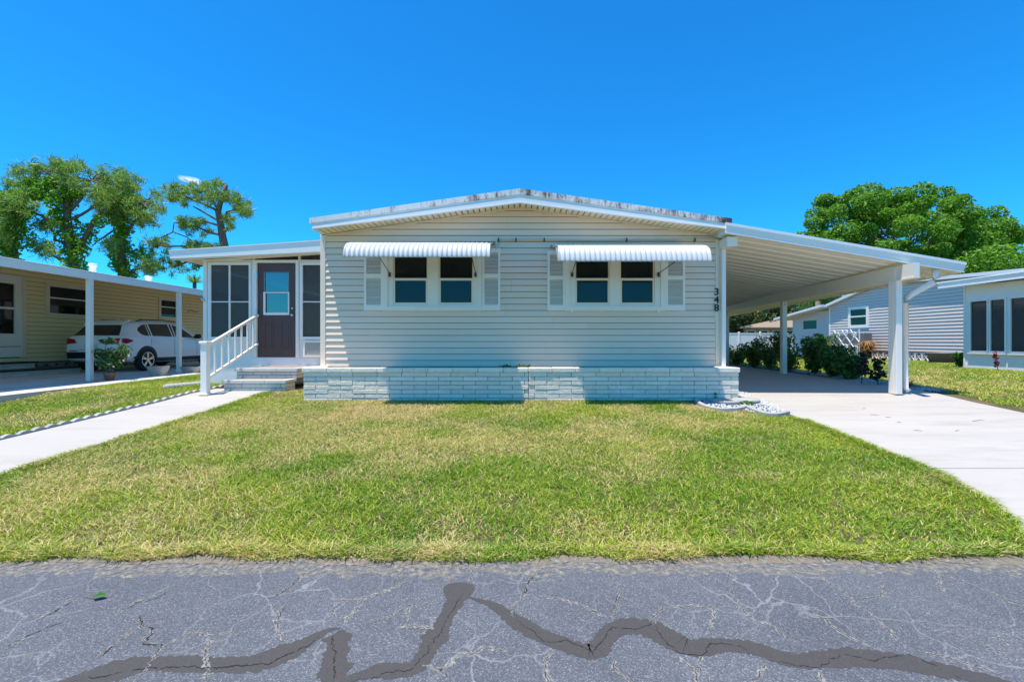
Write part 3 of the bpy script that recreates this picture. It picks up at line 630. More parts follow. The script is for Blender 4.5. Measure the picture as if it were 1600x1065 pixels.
# windows, shutters, awnings
for wi, q in enumerate(wins):
    z0, z1 = q['z0'], q['z1']; gz0, gz1 = sz(473, DW), z1 - .10
    hol = [(a - .025, b + .025, gz0 - .03, gz1 + .02) for a, b in q['g']]
    wn = plate('window', 'front', DW, q['x0'], q['x1'], z0, z1, hol, -0.06, 0.045, 'white', home)
    plate('casing', 'front', DW, q['x0'] - .012, q['x1'] + .012, z0 - .012, z1 + .01, [(q['x0'] + .07, q['x1'] - .07, z0 + .07, z1 - .06)], 0.046, 0.066, 'shutter', wn)
    mid = sz(436, DW)
    for hi, (a, b) in enumerate(q['g']):
        a0, b0 = a - .025, b + .025
        plate('sash', 'front', DW, a0 + .001, b0 - .001, mid - .028, gz1 + .019, [(a, b, mid + .022, gz1 - .005)], -0.022, 0.012, 'trim', wn)
        plate('sash', 'front', DW, a0 + .001, b0 - .001, gz0 - .029, mid + .020, [(a + .012, b - .012, gz0 + .008, mid - .024)], 0.013, 0.034, 'trim', wn)
        box('pane', a + .001, b - .001, DW - .002, DW + .003, mid + .0225, gz1 - .0055, 'glass', wn)
        box('pane', a + .013, b - .013, DW - .026, DW - .021, gz0 + .0085, mid - .0245, 'glass', wn)
        if (wi, hi) != (0, 0): prism('curtain', [(b, gz1), (b - (b - a) * .8, gz1), (b, mid - .05 - .2 * hi)] if (wi, hi) != (1, 0) else [(a, gz1), (a, mid - .1), (a + (b - a) * .7, gz1)], 'front', DW, -.085, -.080, 'blind', wn)
        boxes('blind', [(a0, b0, DW + .105, DW + .112, z, z + .019) for z in np.arange(gz0, gz1, 0.03)], 'blind', wn)
    # shutters
    lo, hi_ = ((570, 600), (753.5, 782)) if wi == 0 else ((855, 883), (1038.5, 1069))
    for a, b in (lo, hi_):
        a, b = sx(a, DW), sx(b, DW); zt, zb = z1 - .02, z0 - .005; zm = sz(431 if wi == 0 else 434, DW)
        sh = plate('shutter', 'front', DW, a, b, zb, zt, [(a + .045, b - .045, zb + .10, zm - .035), (a + .045, b - .045, zm + .035, zt - .08)], 0.018, 0.052, 'shutter', home)
        sl = []
        for (p, r) in ((zb + .10, zm - .035), (zm + .035, zt - .08)):
            for z in np.arange(p + .004, r - .012, 0.024): sl.append(z)
        V, Fc = [], []
        for z in sl:
            n = len(V)
            V += [(a + .046, DW - .046, z), (b - .046, DW - .046, z), (b - .046, DW - .022, z + .019), (a + .046, DW - .022, z + .019),
                  (a + .046, DW - .042, z - .003), (b - .046, DW - .042, z - .003), (b - .046, DW - .019, z + .016), (a + .046, DW - .019, z + .016)]
            Fc += [tuple(n + i for i in f) for f in ((0, 1, 2, 3), (4, 7, 6, 5), (0, 4, 5, 1), (2, 6, 7, 3))]
        lv = mk('louvres', V, Fc, 'shutter', sh); lv['kind'] = 'stuff'
        box('backing', a + .045, b - .045, DW - .0185, DW - .0175, zb + .1, zt - .08, 'greymetal', sh)
# awnings: corrugated curved sheets
def awning(x0, x1, zw, zb, label):
    prof = [(DW - .02, zw), (7.90, zw - .085), (7.55, zw - .155), (7.34, zw - .200), (7.20, zw - .245), (7.11, zw - .315), (7.07, zb + .06), (7.062, zb)]
    prof = [(p.x, p.y) for p in smooth_pts([(a, b) for a, b in prof], 3)]
    nr = 30; k = 6; N = nr * k + 1; V, Fc = [], []; m = len(prof)
    for th in (0, 0.006):
        for i in range(N):
            x = x0 + (x1 - x0) * i / (N - 1); c = 0.5 + 0.5 * math.cos(2 * math.pi * i / k); amp = 0.032 * c
            for j, (y, z) in enumerate(prof):
                ty, tz = prof[min(j + 1, m - 1)][0] - prof[max(j - 1, 0)][0], prof[min(j + 1, m - 1)][1] - prof[max(j - 1, 0)][1]
                l = math.hypot(ty, tz); ny, nz = tz / l, -ty / l
                if nz < 0: ny, nz = -ny, -nz
                s = 1.0 if j else 0.2; zz = z - (0.012 * c if j == m - 1 else 0)
                V.append((x, y + ny * (amp * s - th), zz + nz * (amp * s - th)))
    o = N * m
    for i in range(N - 1):
        for j in range(m - 1):
            a = i * m + j; Fc.append((a, a + 1, a + m + 1, a + m)); Fc.append((o + a, o + a + m, o + a + m + 1, o + a + 1))
        a = i * m + m - 1; Fc.append((a, o + a, o + a + m, a + m))
    for i in (0, N - 1):
        for j in range(m - 1):
            a = i * m + j; f = (a, o + a, o + a + 1, a + 1); Fc.append(f if i == 0 else f[::-1])
    aw = mk('awning', V, Fc, 'awning', home, smooth=True); aw['label'] = label
    for x in (x0 - .003, x1 - .001):                            # side skirts under the curved lip
        P = [(y, z) for y, z in prof if y < 7.75] + [(7.12, zb + .01)]
        P = [(y, z - .004) for y, z in prof if y < 7.6] ; P.append((7.20, zb + .05)); n = len(P)
        mk('side_skirt', [(x, y, z) for y, z in P] + [(x + .004, y, z) for y, z in P], [tuple(range(n)), tuple(range(2 * n - 1, n - 1, -1))] + [(i, n + i, n + (i + 1) % n, (i + 1) % n) for i in range(n)], 'awning', aw)
    box('wall_rail', x0 - .02, x1 + .02, DW - .045, DW - .019, zw - .01, zw + .035, 'greymetal', aw)
    box('front_rail', x0 + .02, x1 - .02, 7.10, 7.118, zb + .01, zb + .035, 'white', aw)
    return aw
A1 = awning(sx(536.5, 7.05), sx(765.5, 7.05), 3.158, 2.70, 'corrugated white awning over the window farther from the house number')
A2 = awning(sx(873, 7.05), sx(1111.5, 7.05), 3.112, 2.635, 'corrugated white awning over the window nearer the house number')
for aw, (p0, p1), zf in ((A1, (592, 609), 2.76), (A1, (737, 743), 2.76), (A2, (900, 894), 2.70), (A2, (1058, 1029), 2.70)):
    tube('support_arm', [[(sx(p0, 7.35), 7.35, zf, .007), (sx(p1, 8.25), 8.27, sz(427, 8.27), .007)]], 'bronze', aw, 6)
    box('arm_bracket', sx(p1, 8.27) - .02, sx(p1, 8.27) + .02, 8.258, 8.27, sz(432, 8.27), sz(425, 8.27), 'bronze', aw)
for px, py in ((893, 486), (1028, 486)): box('cleat', sx(px, DW) - .02, sx(px, DW) + .02, DW - .05, DW - .018, sz(py, DW) - .02, sz(py, DW) + .012, 'white', home)
# conduit
pz = [(776, 375.5), (850, 374.5), (930, 375.5), (1000, 374.3), (1060, 374.5), (1126, 372.5)]
tube('conduit', [[(sx(775.5, DW), DW - .04, sz(390, DW), .018), (sx(775.5, DW), DW - .04, sz(380, DW), .018), (sx(776.5, DW), DW - .04, sz(376.3, DW), .02)] + [(sx(a, DW), DW - .04, sz(b, DW), .018) for a, b in pz]], 'pipe', home)
for px in (779, 806, 850, 978, 1084): box('conduit_clamp', sx(px, DW) - .012, sx(px, DW) + .012, DW - .066, DW - .018, sz(377.5, DW), sz(372.3, DW), 'bronze', home)
# house number, vertical 3 4 8 on the corner trim
def digit(ch, cx, zc, hgt):
    cu = bpy.data.curves.new('number', 'FONT'); cu.body = ch; cu.size = hgt / 0.70; cu.extrude = 0.006; cu.align_x = 'CENTER'; cu.offset = 0.003
    ob = bpy.data.objects.new('tmp', cu); COL.objects.link(ob); bpy.context.view_layer.update()
    me = bpy.data.meshes.new_from_object(ob.evaluated_get(bpy.context.evaluated_depsgraph_get())); bpy.data.objects.remove(ob)
    co = np.zeros(len(me.vertices) * 3); me.vertices.foreach_get('co', co); co = co.reshape(-1, 3)
    Fc = [tuple(p.vertices) for p in me.polygons]
    o = mk('number', [(cx + x, DW - .036 - z_, zc - hgt / 2 + y) for x, y, z_ in co], Fc, 'number', home); o['label'] = 'black house number digit ' + ch
for ch, py in (('3', 455), ('4', 467.5), ('8', 480)): digit(ch, sx(1119.6, DW - .03), sz(py, DW - .03), 0.125)

# ------------------------------------------------------------------ brick planter
PX0, PX1, PY0, PY1, PZ = -3.545, 3.855, 7.745, DW - .03, 0.942
plt = thing('brick_planter', (0.15, PY0, 0.36), 'long low whitewashed brick planter along the base of the beige house', 'planter')
BL, BH = 0.418, 0.0735; zt = PZ - .078; rows = 7
boxes('core', [(PX0 + .022, PX1 - .022, PY0 + .022, PY0 + .20, 0.30, PZ - .08), (PX0 + .022, PX0 + .20, PY0 + .201, PY1 - .01, 0.30, PZ - .08), (PX1 - .20, PX1 - .022, PY0 + .201, PY1 - .01, 0.30, PZ - .08)], 'mortar', plt)
g_ = 0.007; rb = random.Random(3)
XS = sx(826, PY0)
for r in range(rows):
    z1 = zt - r * BH; z0 = z1 - BH + g_
    for (s0, s1, off) in ((PX0, XS - .004, 0.21 if r % 2 else 0.0), (XS + .004, PX1, 0.10 if r % 2 else 0.31)):
        x = s0; first = True
        while x < s1 - 0.02:
            L_ = (off if first and off else BL); first = False; e = min(x + L_ - g_, s1)
            if s1 - e < 0.06: e = s1
            j = rb.uniform(-.004, .006)
            box('brick', x, e, PY0 - .006 - j, PY0 + .05, z0, z1, 'brick', plt, 0.005); x = e + g_
    for xs, sgn in ((PX0, -1), (PX1, 1)):
        y = PY0 + .055; k = 0
        while y < PY1 - .03:
            e = min(y + (0.2 if (k == 0 and r % 2) else BL) - g_, PY1 - .002); k += 1
            a, b = (xs - .004, xs + .05) if sgn < 0 else (xs - .05, xs + .004)
            box('brick', a, b, y, e, z0, z1, 'brick', plt, 0.005); y = e + g_
for (s0, s1, tp) in ((PX0 - .022, XS - .004, 0.0), (XS + .004, PX1 + .022, 0.004)):
    n = round((s1 - s0) / 0.42); st = (s1 - s0) / n
    for i in range(n):
        j = rb.uniform(-.004, .004)
        box('cap_stone', s0 + i * st, s0 + (i + 1) * st - .005, PY0 - .028 + j, PY0 + .19, PZ - .074, PZ + tp + j * .4, 'brick', plt, 0.009)
for a, b in ((PX0 - .022, PX0 + .19), (PX1 - .19, PX1 + .022)): box('cap_stone', a, b, PY0 + .195, PY1 + .02, PZ - .074, PZ, 'brick', plt, 0.009)
box('soil', PX0 + .201, PX1 - .201, PY0 + .201, PY1 - .001, 0.40, PZ - .045, 'soil', plt)
def stones(name, poly, n, r, zf, m, label, cat='gravel', parent=None, seed=4):
    rng = np.random.default_rng(seed); P = pts_in(poly, n, rng); V = []
    base = np.array([(1, 0, 0), (-.5, .87, 0), (-.5, -.87, 0), (0.15, .1, .75), (-.1, -.1, -.6)])
    for x, y in P:
        s = r * (0.5 + rng.random()); a = rng.random() * 6.28; c, sn = math.cos(a), math.sin(a); b = base * s * (0.8 + 0.5 * rng.random((5, 3)))
        V.append(np.stack([b[:, 0] * c - b[:, 1] * sn + x, b[:, 0] * sn + b[:, 1] * c + y, b[:, 2] + zf(x, y) + s * .3], 1))
    o = big(name, np.concatenate(V), 5, [(0, 1, 3), (1, 2, 3), (2, 0, 3), (1, 0, 4), (2, 1, 4), (0, 2, 4)], m, parent)
    if parent is None: tag(o, label, cat)
    o['kind'] = 'stuff'; return o
stones('white_gravel', [(PX0 + .21, PY0 + .21), (PX1 - .21, PY0 + .21), (PX1 - .21, PY1 - .02), (PX0 + .21, PY1 - .02)], 2600, 0.019, lambda x, y: PZ - .045, 'gravel', 'white and grey gravel filling the brick planter')
def sprig(name, x, y, z, n, r, h, leaf, m, label, cat='plant', stems=5, seed=1, group=None):
    rng = np.random.default_rng(seed); t = thing(name, (x, y, z), label, cat, group); rr = random.Random(seed); P = []; bl_ = []
    for i in range(stems):
        a = rr.uniform(0, 6.28); q = r * rr.uniform(.3, .95); hh = h * rr.uniform(.65, 1.0)
        P.append([(x + .1 * q * math.cos(a), y + .1 * q * math.sin(a), z - .02, max(.004, h * .011)), (x + .5 * q * math.cos(a), y + .5 * q * math.sin(a), z + hh * .55, max(.003, h * .008)), (x + q * math.cos(a), y + q * math.sin(a), z + hh * .92, .003)])
        for f in (0.45, 0.7, 0.95): bl_.append((x + q * f * math.cos(a), y + q * f * math.sin(a), z + hh * f, r * .36, r * .36, h * .17))
    tube('stems', P, 'greybark', t, 5); leaves('foliage', bl_, n, leaf, m, t, rng=rng); return t
sprig('weed', sx(785, 8.1), 8.12, PZ - .05, 110, 0.14, 0.075, 0.05, 'hedge', 'low creeping green weed growing in the gravel of the brick planter', stems=6, seed=3)
sprig('weed', sx(812, 8.1), 8.10, PZ - .05, 130, 0.17, 0.085, 0.05, 'hedge', 'taller green weed sprouting beside the planter joint, next to a creeping weed', stems=6, seed=4)

# gravel bed with edging and stepping stones at the planter corner
gb = [gpix(*p) for p in ((1085, 624), (1100, 636), (1130, 643), (1160, 641), (1185, 648), (1228, 648), (1215, 634), (1180, 622), (1160, 612), (1110, 613))]
stones('white_gravel', gb, 1500, 0.020, lambda x, y: float(ground(x, y)) + .012, 'gravel', 'white gravel bed inside curved concrete edging at the planter corner', seed=9)
def curb(pts, label):
    P = [Vector((*gpix(*p), 0)) for p in pts]; P = [Vector((q.x, q.y)) for q in P]; P = smooth_pts([tuple(p) for p in P], 4); V, Fc = [], []
    for i, p in enumerate(P):
        d = (P[min(i + 1, len(P) - 1)] - P[max(i - 1, 0)]).normalized(); n = Vector((-d.y, d.x)) * .035; z = float(ground(p.x, p.y))
        for s, zz in ((1, -.03), (1, .055), (.5, .068), (-.5, .068), (-1, .055), (-1, -.03)): V.append((p.x + n.x * s, p.y + n.y * s, z + zz))
    for i in range(len(P) - 1):
        for k in range(5): a = i * 6 + k; Fc.append((a, a + 1, a + 7, a + 6))
    Fc += [tuple(range(6)), tuple(range(len(P) * 6 - 1, len(P) * 6 - 7, -1))]
    return tag(mk('garden_edging', V, Fc, 'edging', None), label, 'edging')
curb([(1086, 620), (1094, 634), (1120, 642), (1150, 642), (1166, 638)], 'curved grey concrete edging round the stepping stones beside the lawn')
curb([(1170, 640), (1190, 648), (1212, 651), (1231, 647)], 'short curved grey concrete edging ending at the driveway, round loose white gravel')
for i, (px, py, r, lb) in enumerate(((1133, 629, .25, 'round concrete stepping stone half hidden in gravel beside the lawn edging'), (1166, 628, .21, 'round concrete stepping stone with weeds growing against it'))):
    x, y = gpix(px, py); z = float(ground(x, y))
    tag(lathe('stepping_stone', [(r * .96, z - .02), (r, z + .045), (r * .97, z + .06), (r * .3, z + .064)], x, y, 'edging', None, 24), lb, 'stepping stone')
x, y = gpix(1115, 624); sprig('weed', x, y, float(ground(x, y)), 60, .07, .14, .05, 'lime', 'single upright bright green weed in gravel by the planter foot', stems=3, seed=6)
x, y = gpix(1170, 634); sprig('weed', x, y, float(ground(x, y)), 90, .12, .09, .04, 'lime', 'yellowish weed patch growing against the stepping stone', stems=5, seed=7)

# ------------------------------------------------------------------ screened porch
DP = 9.74; ph = thing('screened_porch', (-5.0, DP, 0.45), 'white screened entrance porch with plum door joined to the beige house', 'porch')
pxl = sx(320, DP); pxr = XL - .03
wx0, wx1 = sx(327, DP), sx(392, DP); dx0, dx1 = sx(402, DP), sx(463.5, DP); vx0, vx1 = sx(470, DP), -3.53
zs, zh = sz(528, DP), sz(410, DP); zd = sz(557.5, DP)
Q = lambda px, py: (sx(px, DP), sz(py, DP))
hol = [(wx0, wx1, zs, zh), (dx0, dx1, zd, zh), (vx0, vx1, zs, zh)]
rl = lambda u: 3.115 + (u - pxl) / (pxr - pxl) * 0.195                 # underside of the sloping porch roof at the wall
plate('wall', 'front', DP, pxl, pxr, 0.40, zh + .045, hol, -0.09, 0.0, 'white', ph)
prism('wall_skirt', [(pxl - .004, .40), (pxr, .40), (pxr, zd - .012), (pxl - .004, zd - .012)], 'front', DP, 0.001, 0.014, 'bluewhite', ph)
prism('transom', [(pxl + .06, zh + .046), (pxr, zh + .046), (pxr, rl(pxr)), (pxl + .06, rl(pxl + .06))], 'front', DP, -0.05, -0.044, 'screen', ph)
for u in (dx0 - .075, dx1 + .06): box('transom_post', u - .02, u + .02, DP - .01, DP + .05, zh + .046, rl(u) + .0, 'white', ph)
box('transom_rail', pxl, pxr, DP - .016, DP + .02, zh + .03, zh + .06, 'white', ph)
box('corner_post', pxl - .02, pxl + .06, DP - .03, DP + .05, 0.42, rl(pxl) + .01, 'white', ph, .004)
box('side_wall', pxl - .001, pxl + .06, DP + .051, 17, 0.42, zs, 'white', ph); box('rear_wall', pxl, pxr, 17.01, 17.1, 0.42, 3.0, 'white', ph)
for y in (11.5, 13.2, 15, 16.9): box('side_post', pxl, pxl + .055, y, y + .06, zs + .001, 2.9, 'white', ph)
box('side_screen', pxl + .02, pxl + .024, DP + .06, 16.95, zs, 2.93, 'screen', ph)
box('porch_floor', pxl + .065, pxr, DP + .1, 17, zd - .12, zd - .02, 'greymetal', ph)
def bandp(name, P, y0, y1, m):
    V = [(sx(px, 9.40), y0, sz(py, 9.40)) for px, py in P] + [(sx(px, 9.40), y1, sz(py, 9.40)) for px, py in P]; n = len(P)
    return mk(name, V, [tuple(range(n)), tuple(range(2 * n - 1, n - 1, -1))] + [(i, n + i, n + (i + 1) % n, (i + 1) % n) for i in range(n)], m, ph)
xr_ = 800 + (XL - .03) * F / 9.40
pr = bandp('roof', [(266, 396), (xr_, 379), (xr_, 387), (266, 402)], 9.451, 17.3, 'panel')
bandp('fascia', [(264.5, 391.5), (xr_, 373.5), (xr_, 391), (265.5, 403.5)], 9.40, 9.45, 'fascia')
bandp('fascia_cap', [(263.5, 390.5), (xr_, 372.3), (xr_, 373.6), (263.8, 392)], 9.385, 9.46, 'alu')
bandp('fascia_foot', [(268, 403.6), (xr_, 391.1), (xr_, 393.5), (268, 405.2)], 9.415, 9.47, 'soffit')
prism('header_beam', [(pxl - .02, rl(pxl) - .03), (pxr, rl(pxr) - .03), (pxr, rl(pxr) + .01), (pxl - .02, rl(pxl) + .01)], 'front', DP, 0.0, 0.05, 'white', ph)
# left window: 2 x 2
wn = plate('window', 'front', DP, wx0 - .012, wx1 + .012, zs - .02, zh + .012, [(wx0 + .05, wx1 - .03, zs + .035, zh - .05)], 0.001, 0.03, 'fascia', ph)
zm = sz(471, DP); xm = sx(359.5, DP)
box('mullion', xm - .016, xm + .016, DP - .026, DP + .004, zs + .035, zh - .05, 'white', wn)
for a, b in ((wx0 + .05, xm - .0165), (xm + .0165, wx1 - .03)):
    box('meeting_rail', a, b, DP - .022, DP + .003, zm - .011, zm + .011, 'white', wn)
    box('pane', a, b, DP + .004, DP + .008, zm + .0115, zh - .05, 'screen', wn); box('pane', a, b, DP + .004, DP + .008, zs + .035, zm - .0115, 'screen', wn)
wn = plate('window', 'front', DP, vx0 - .012, vx1, zs - .02, zh + .012, [(vx0 + .05, vx1 - .01, zs + .035, zh - .05)], 0.001, 0.03, 'fascia', ph)
box('meeting_rail', vx0 + .05, vx1 - .01, DP - .02, DP + .003, zm - .011, zm + .011, 'white', wn)
box('pane', vx0 + .05, vx1 - .01, DP + .004, DP + .008, zm + .0115, zh - .05, 'screen', wn); box('pane', vx0 + .05, vx1 - .01, DP + .004, DP + .008, zs + .035, zm - .0115, 'screen', wn)
plate('door_frame', 'front', DP, dx0 - .075, dx1 + .06, zd - .005, zh + .05, [(dx0 + .004, dx1 - .004, zd - .01, zh - .004)], 0.0012, 0.04, 'white', ph)
gd = (sx(412.5, DP), sx(451, DP), sz(490, DP), sz(424.5, DP))
dr_ = plate('door', 'front', DP, dx0 + .006, dx1 - .006, zd + .004, zh - .008, [gd], -0.05, -0.012, 'door', ph); dr_['label'] = 'dark plum entrance door with glazed upper half'
zg = sz(456.5, DP)
plate('glazing_frame', 'front', DP, gd[0] - .012, gd[1] + .012, gd[2] - .02, zg + .012, [(gd[0] + .03, gd[1] - .012, gd[2] + .03, zg - .012)], -0.011, 0.006, 'white', dr_)
plate('glazing_frame', 'front', DP, gd[0] - .002, gd[1] + .002, zg + .0125, gd[3] + .002, [(gd[0] + .014, gd[1] - .008, zg + .03, gd[3] - .01)], -0.0115, -0.004, 'greymetal', dr_)
M['doorglass'] = glass_mat('door_glass', (0.3, 0.38, 0.42), 0.22, 0.5, (0.02, 0.035, 0.05))
box('pane', gd[0], gd[1], DP + .022, DP + .027, zg + .013, gd[3], 'doorglass', dr_); box('pane', gd[0], gd[1], DP + .028, DP + .033, gd[2], zg - .001, 'doorglass', dr_)
for a, b in ((412, 427.5), (438, 454)):
    a, b = sx(a, DP), sx(b, DP); zt_, zb_ = sz(501, DP), sz(543.5, DP)
    pn = plate('door_panel', 'front', DP, a, b, zb_, zt_, [(a + .03, b - .03, zb_ + .03, zt_ - .03)], -0.0115, -0.005, 'door', dr_)
    box('panel_field', a + .045, b - .045, DP + .006, DP + .0115, zb_ + .045, zt_ - .045, 'door', dr_, .003)
for py, r in ((481, .028), (491.5, .036)):
    c = (sx(458 if r < .03 else 457, DP), DP - .01, sz(py, DP))
    tube('door_knob', [[(c[0], DP + .012, c[2], r * 1.0), (c[0], DP + .002, c[2], r * .95), (c[0], DP - .006, c[2], r * .5), (c[0], DP - .02, c[2], r * .5), (c[0], DP - .028, c[2], r * .85), (c[0], DP - .05, c[2], r * .8), (c[0], DP - .058, c[2], r * .4)]], 'steel', dr_, 14)
for py in (428, 486, 546): box('hinge', dx0 - .008, dx0 + .012, DP - .046, DP - .04, sz(py + 3.5, DP), sz(py - 3.5, DP), 'steel', ph)
tube('wall_hook', [[(sx(316, DP), DP - .05, sz(464, DP), .02), (sx(319, DP), DP - .05, sz(468, DP), .03), (sx(321, DP), DP - .05, sz(470, DP), .02)]], 'steel', ph, 8)
ac = thing('air_conditioner', (sx(489, DP), DP - .05, sz(557, DP)), 'grey window air conditioner set into the porch wall beside the door', 'air conditioner')
a0, a1, az0, az1 = sx(477, DP), -3.56, sz(555.5, DP), sz(533, DP)
plate('case', 'front', DP, a0 - .02, a1, az0 - .02, az1 + .02, [(a0 + .02, a1 - .01, az0 + .02, az1 - .015)], 0.015, 0.07, 'white', ac)
box('back', a0, a1 - .002, DP - .03, DP - .0151, az0, az1, 'greymetal', ac)
for z in np.arange(az0 + .03, az1 - .02, .018): box('fin', a0 + .021, a1 - .011, DP - .055, DP - .035, z, z + .007, 'fascia', ac)

# brick entrance steps
st = thing('brick_steps', (-4.8, 8.48, .45), 'two cream brick entrance steps below the plum door', 'steps')
def step(x0, x1, y0, y1, z0, z1, seed):
    rr = random.Random(seed); box('step_core', x0 + .012, x1 - .012, y0 + .012, y1, z0 - .1, z1 - .061, 'mortar', st)
    hb = (z1 - .062 - z0) / 2
    for r in range(2):
        x = x0; k = 0; za, zb = z0 + r * hb, z0 + (r + 1) * hb - .007
        while x < x1 - .02:
            e = min(x + ((.12, .37, .10, .37) if r == 0 else (.33, .36, .36))[k % (4 if r == 0 else 3)], x1); k += 1
            if x1 - e < .05: e = x1
            box('brick', x, e - .007 if e < x1 else e, y0, y0 + .06, za, zb, 'brickcream', st, .004); x = e
        for xs, sg in ((x0, 0), (x1, 1)):
            y = y0 + .066
            while y < y1 - .02:
                e = min(y + .33, y1); box('brick', xs + (.0 if not sg else -.06), xs + (.06 if not sg else 0), y, e - .007, za, zb, 'brickcream', st, .004); y = e
    n = 3; w_ = (x1 - x0 + .05) / n
    for i in range(n): box('cap_stone', x0 - .025 + i * w_, x0 - .025 + (i + 1) * w_ - .004, y0 - .03, y0 + .08, z1 - .060, z1, 'brickcream', st, .005)
    for xs in ((x0 - .025, x0 + .08), (x1 - .08, x1 + .025)): box('cap_stone', *xs, y0 + .084, y1, z1 - .060, z1, 'brickcream', st, .005)
    box('tread', x0 + .081, x1 - .081, y0 + .081, y1, z1 - .060, z1 + .002, 'tread', st)
step(-5.36, -4.22, 8.47, 8.86, .452, .672, 1); step(-5.37, -4.20, 8.87, DP - .02, .674, .868, 2)

# stair railing
rx = -5.42
rail = thing('stair_railing', (rx, 8.04, .45), 'white metal stair railing beside the porch steps', 'railing')
box('post', rx - .055, rx + .055, 7.99, 8.10, .44, 1.345, 'white', rail, .006); box('post_cap', rx - .075, rx + .075, 7.97, 8.12, 1.346, 1.395, 'white', rail, .01)
box('post_base', rx - .08, rx + .08, 7.965, 8.125, .448, .475, 'white', rail, .006)
ra, rb_ = (8.09, 1.315), (9.70, 1.945); la, lb_ = (8.09, .735), (9.70, 1.335)
def slant(name, p, q, hw, hh):
    V = [(rx + s * hw, y, z + t * hh) for (y, z) in (p, q) for s in (-1, 1) for t in (-1, 1)]
    mk(name, V, [(0, 1, 3, 2), (4, 6, 7, 5), (0, 4, 5, 1), (2, 3, 7, 6), (0, 2, 6, 4), (1, 5, 7, 3)], 'white', rail)
slant('top_rail', ra, rb_, .026, .024); slant('bottom_rail', la, lb_, .022, .02)
for i in range(7):
    y = 8.30 + i * .205; t = (y - 8.09) / 1.61; zb_, zt_ = la[1] + t * .6 + .02, ra[1] + t * .63 - .022
    box('baluster', rx - .014, rx + .014, y - .014, y + .014, zb_, zt_, 'white', rail)

# ------------------------------------------------------------------ carport
cp = thing('carport', (6.93, 8.15, .47), 'white metal carport with sloping roof and square posts over the driveway', 'carport')
xb = lambda y: 6.84 + 0.1086 * (y - 8.15)
zU = lambda x: 3.268 - (x - 3.74) * 0.166
xo = lambda y: 7.80 + 0.1 * (y - 7.9)
y = 7.945; k = 0
while y < 20:
    e = y + .298; a0, a1, b0, b1 = 3.74, xo(y), 3.74, xo(e)
    V = []
    for dz in (0, .05):
        for (yy, xx, q) in ((y, a0, 0), (y, a1, 0), (y + .03, a1, 1), (e - .03, b1, 1), (e, b1, 0), (e, b0, 0), (e - .03, b0, 1), (y + .03, a0, 1)):
            V.append((xx, yy, zU(xx) + dz + (0.018 if (q and dz == 0) else 0)))
    mk('roof_panel', V, [(0, 7, 2, 1), (7, 6, 3, 2), (6, 5, 4, 3), (8, 9, 10, 15), (15, 10, 11, 14), (14, 11, 12, 13), (0, 1, 9, 8), (1, 2, 10, 9), (2, 3, 11, 10), (3, 4, 12, 11), (4, 5, 13, 12), (5, 6, 14, 13), (6, 7, 15, 14), (7, 0, 8, 15)], 'panel', cp)
    y = e + .004; k += 1
def cband(name, x0, x1, t0, t1, y0, y1, m):
    V = [(x, yy, zU(x) + t) for yy in (y0, y1) for x in (x0, x1) for t in (t0, t1)]
    return mk(name, V, [(0, 2, 3, 1), (4, 5, 7, 6), (0, 1, 5, 4), (2, 6, 7, 3), (0, 4, 6, 2), (1, 3, 7, 5)], m, cp)
cband('fascia', 3.70, 7.83, .001, .062, 7.880, 7.944, 'fascia'); cband('fascia', 3.70, 7.84, .0625, .125, 7.868, 7.944, 'fascia')
cband('fascia_cap', 3.70, 7.85, .1255, .172, 7.855, 7.944, 'alu'); cband('fascia_lip', 3.70, 7.83, -.006, .010, 7.872, 7.8795, 'alu')
V = [(xo(yy) + .005 + o_, yy, zU(xo(yy)) + t) for yy in (7.945, 20) for o_ in (0, .04) for t in (-.01, .10)]
mk('side_gutter', V, [(0, 2, 3, 1), (4, 5, 7, 6), (0, 1, 5, 4), (2, 6, 7, 3), (0, 4, 6, 2), (1, 3, 7, 5)], 'fascia', cp)
def cbeam(name, y0, y1, o0, o1, z0, z1, m):
    V = [(xb(yy) + o, yy, z) for yy in (y0, y1) for o in (o0, o1) for z in (z0, z1)]
    return mk(name, V, [(0, 2, 3, 1), (4, 5, 7, 6), (0, 1, 5, 4), (2, 6, 7, 3), (0, 4, 6, 2), (1, 3, 7, 5)], m, cp)
cbeam('beam', 7.62, 19.9, -.045, .045, 2.475, 2.715, 'beam'); cbeam('beam_flange', 7.62, 19.9, -.06, .06, 2.455, 2.474, 'beam')
for i, yy in enumerate((8.15, 12.2, 16.4)):
    x = xb(yy); zg = float(gprof(yy)) + .022
    box('post', x - .062, x + .062, yy - .062, yy + .062, zg, 2.454 if i else 2.68, 'white', cp, .004) if i else box('post', x - .060, x + .046, yy - .125, yy - .062, zg, 2.70, 'white', cp, .004)
    if i == 0: box('post', x - .060, x + .060, yy - .0615, yy + .05, zg, 2.454, 'white', cp, .004)
    box('post_foot', x - .08, x + .08, yy - .14 if i == 0 else yy - .08, yy + .08, zg, zg + .012, 'steel', cp)
    yb = yy - .128 if i == 0 else yy - .066
    for z in (2.64, 2.56) if i == 0 else (2.43, 2.37): tube('bolt', [[(x - .008, yb, z, .012), (x - .008, yb - .01, z, .012)]], 'bronze', cp, 8)
xg = xb(8.15)
tube('downspout', [[(xg + .60, 7.98, 2.64, .06), (xg + .60, 7.98, 2.52, .06), (xg + .56, 8.0, 2.43, .06), (xg + .30, 8.12, 2.24, .056), (xg + .235, 8.16, 2.17, .055), (xg + .215, 8.16, 2.08, .045), (xg + .215, 8.16, .56, .042), (xg + .25, 8.13, .50, .05)]], 'white', cp, 8)
xd = sx(1130, 8.25)
box('gutter_box', xd - .05, xd + .14, 8.0, 8.30, zU(3.74) - .20, zU(3.80) - .02, 'fascia', cp, .01)
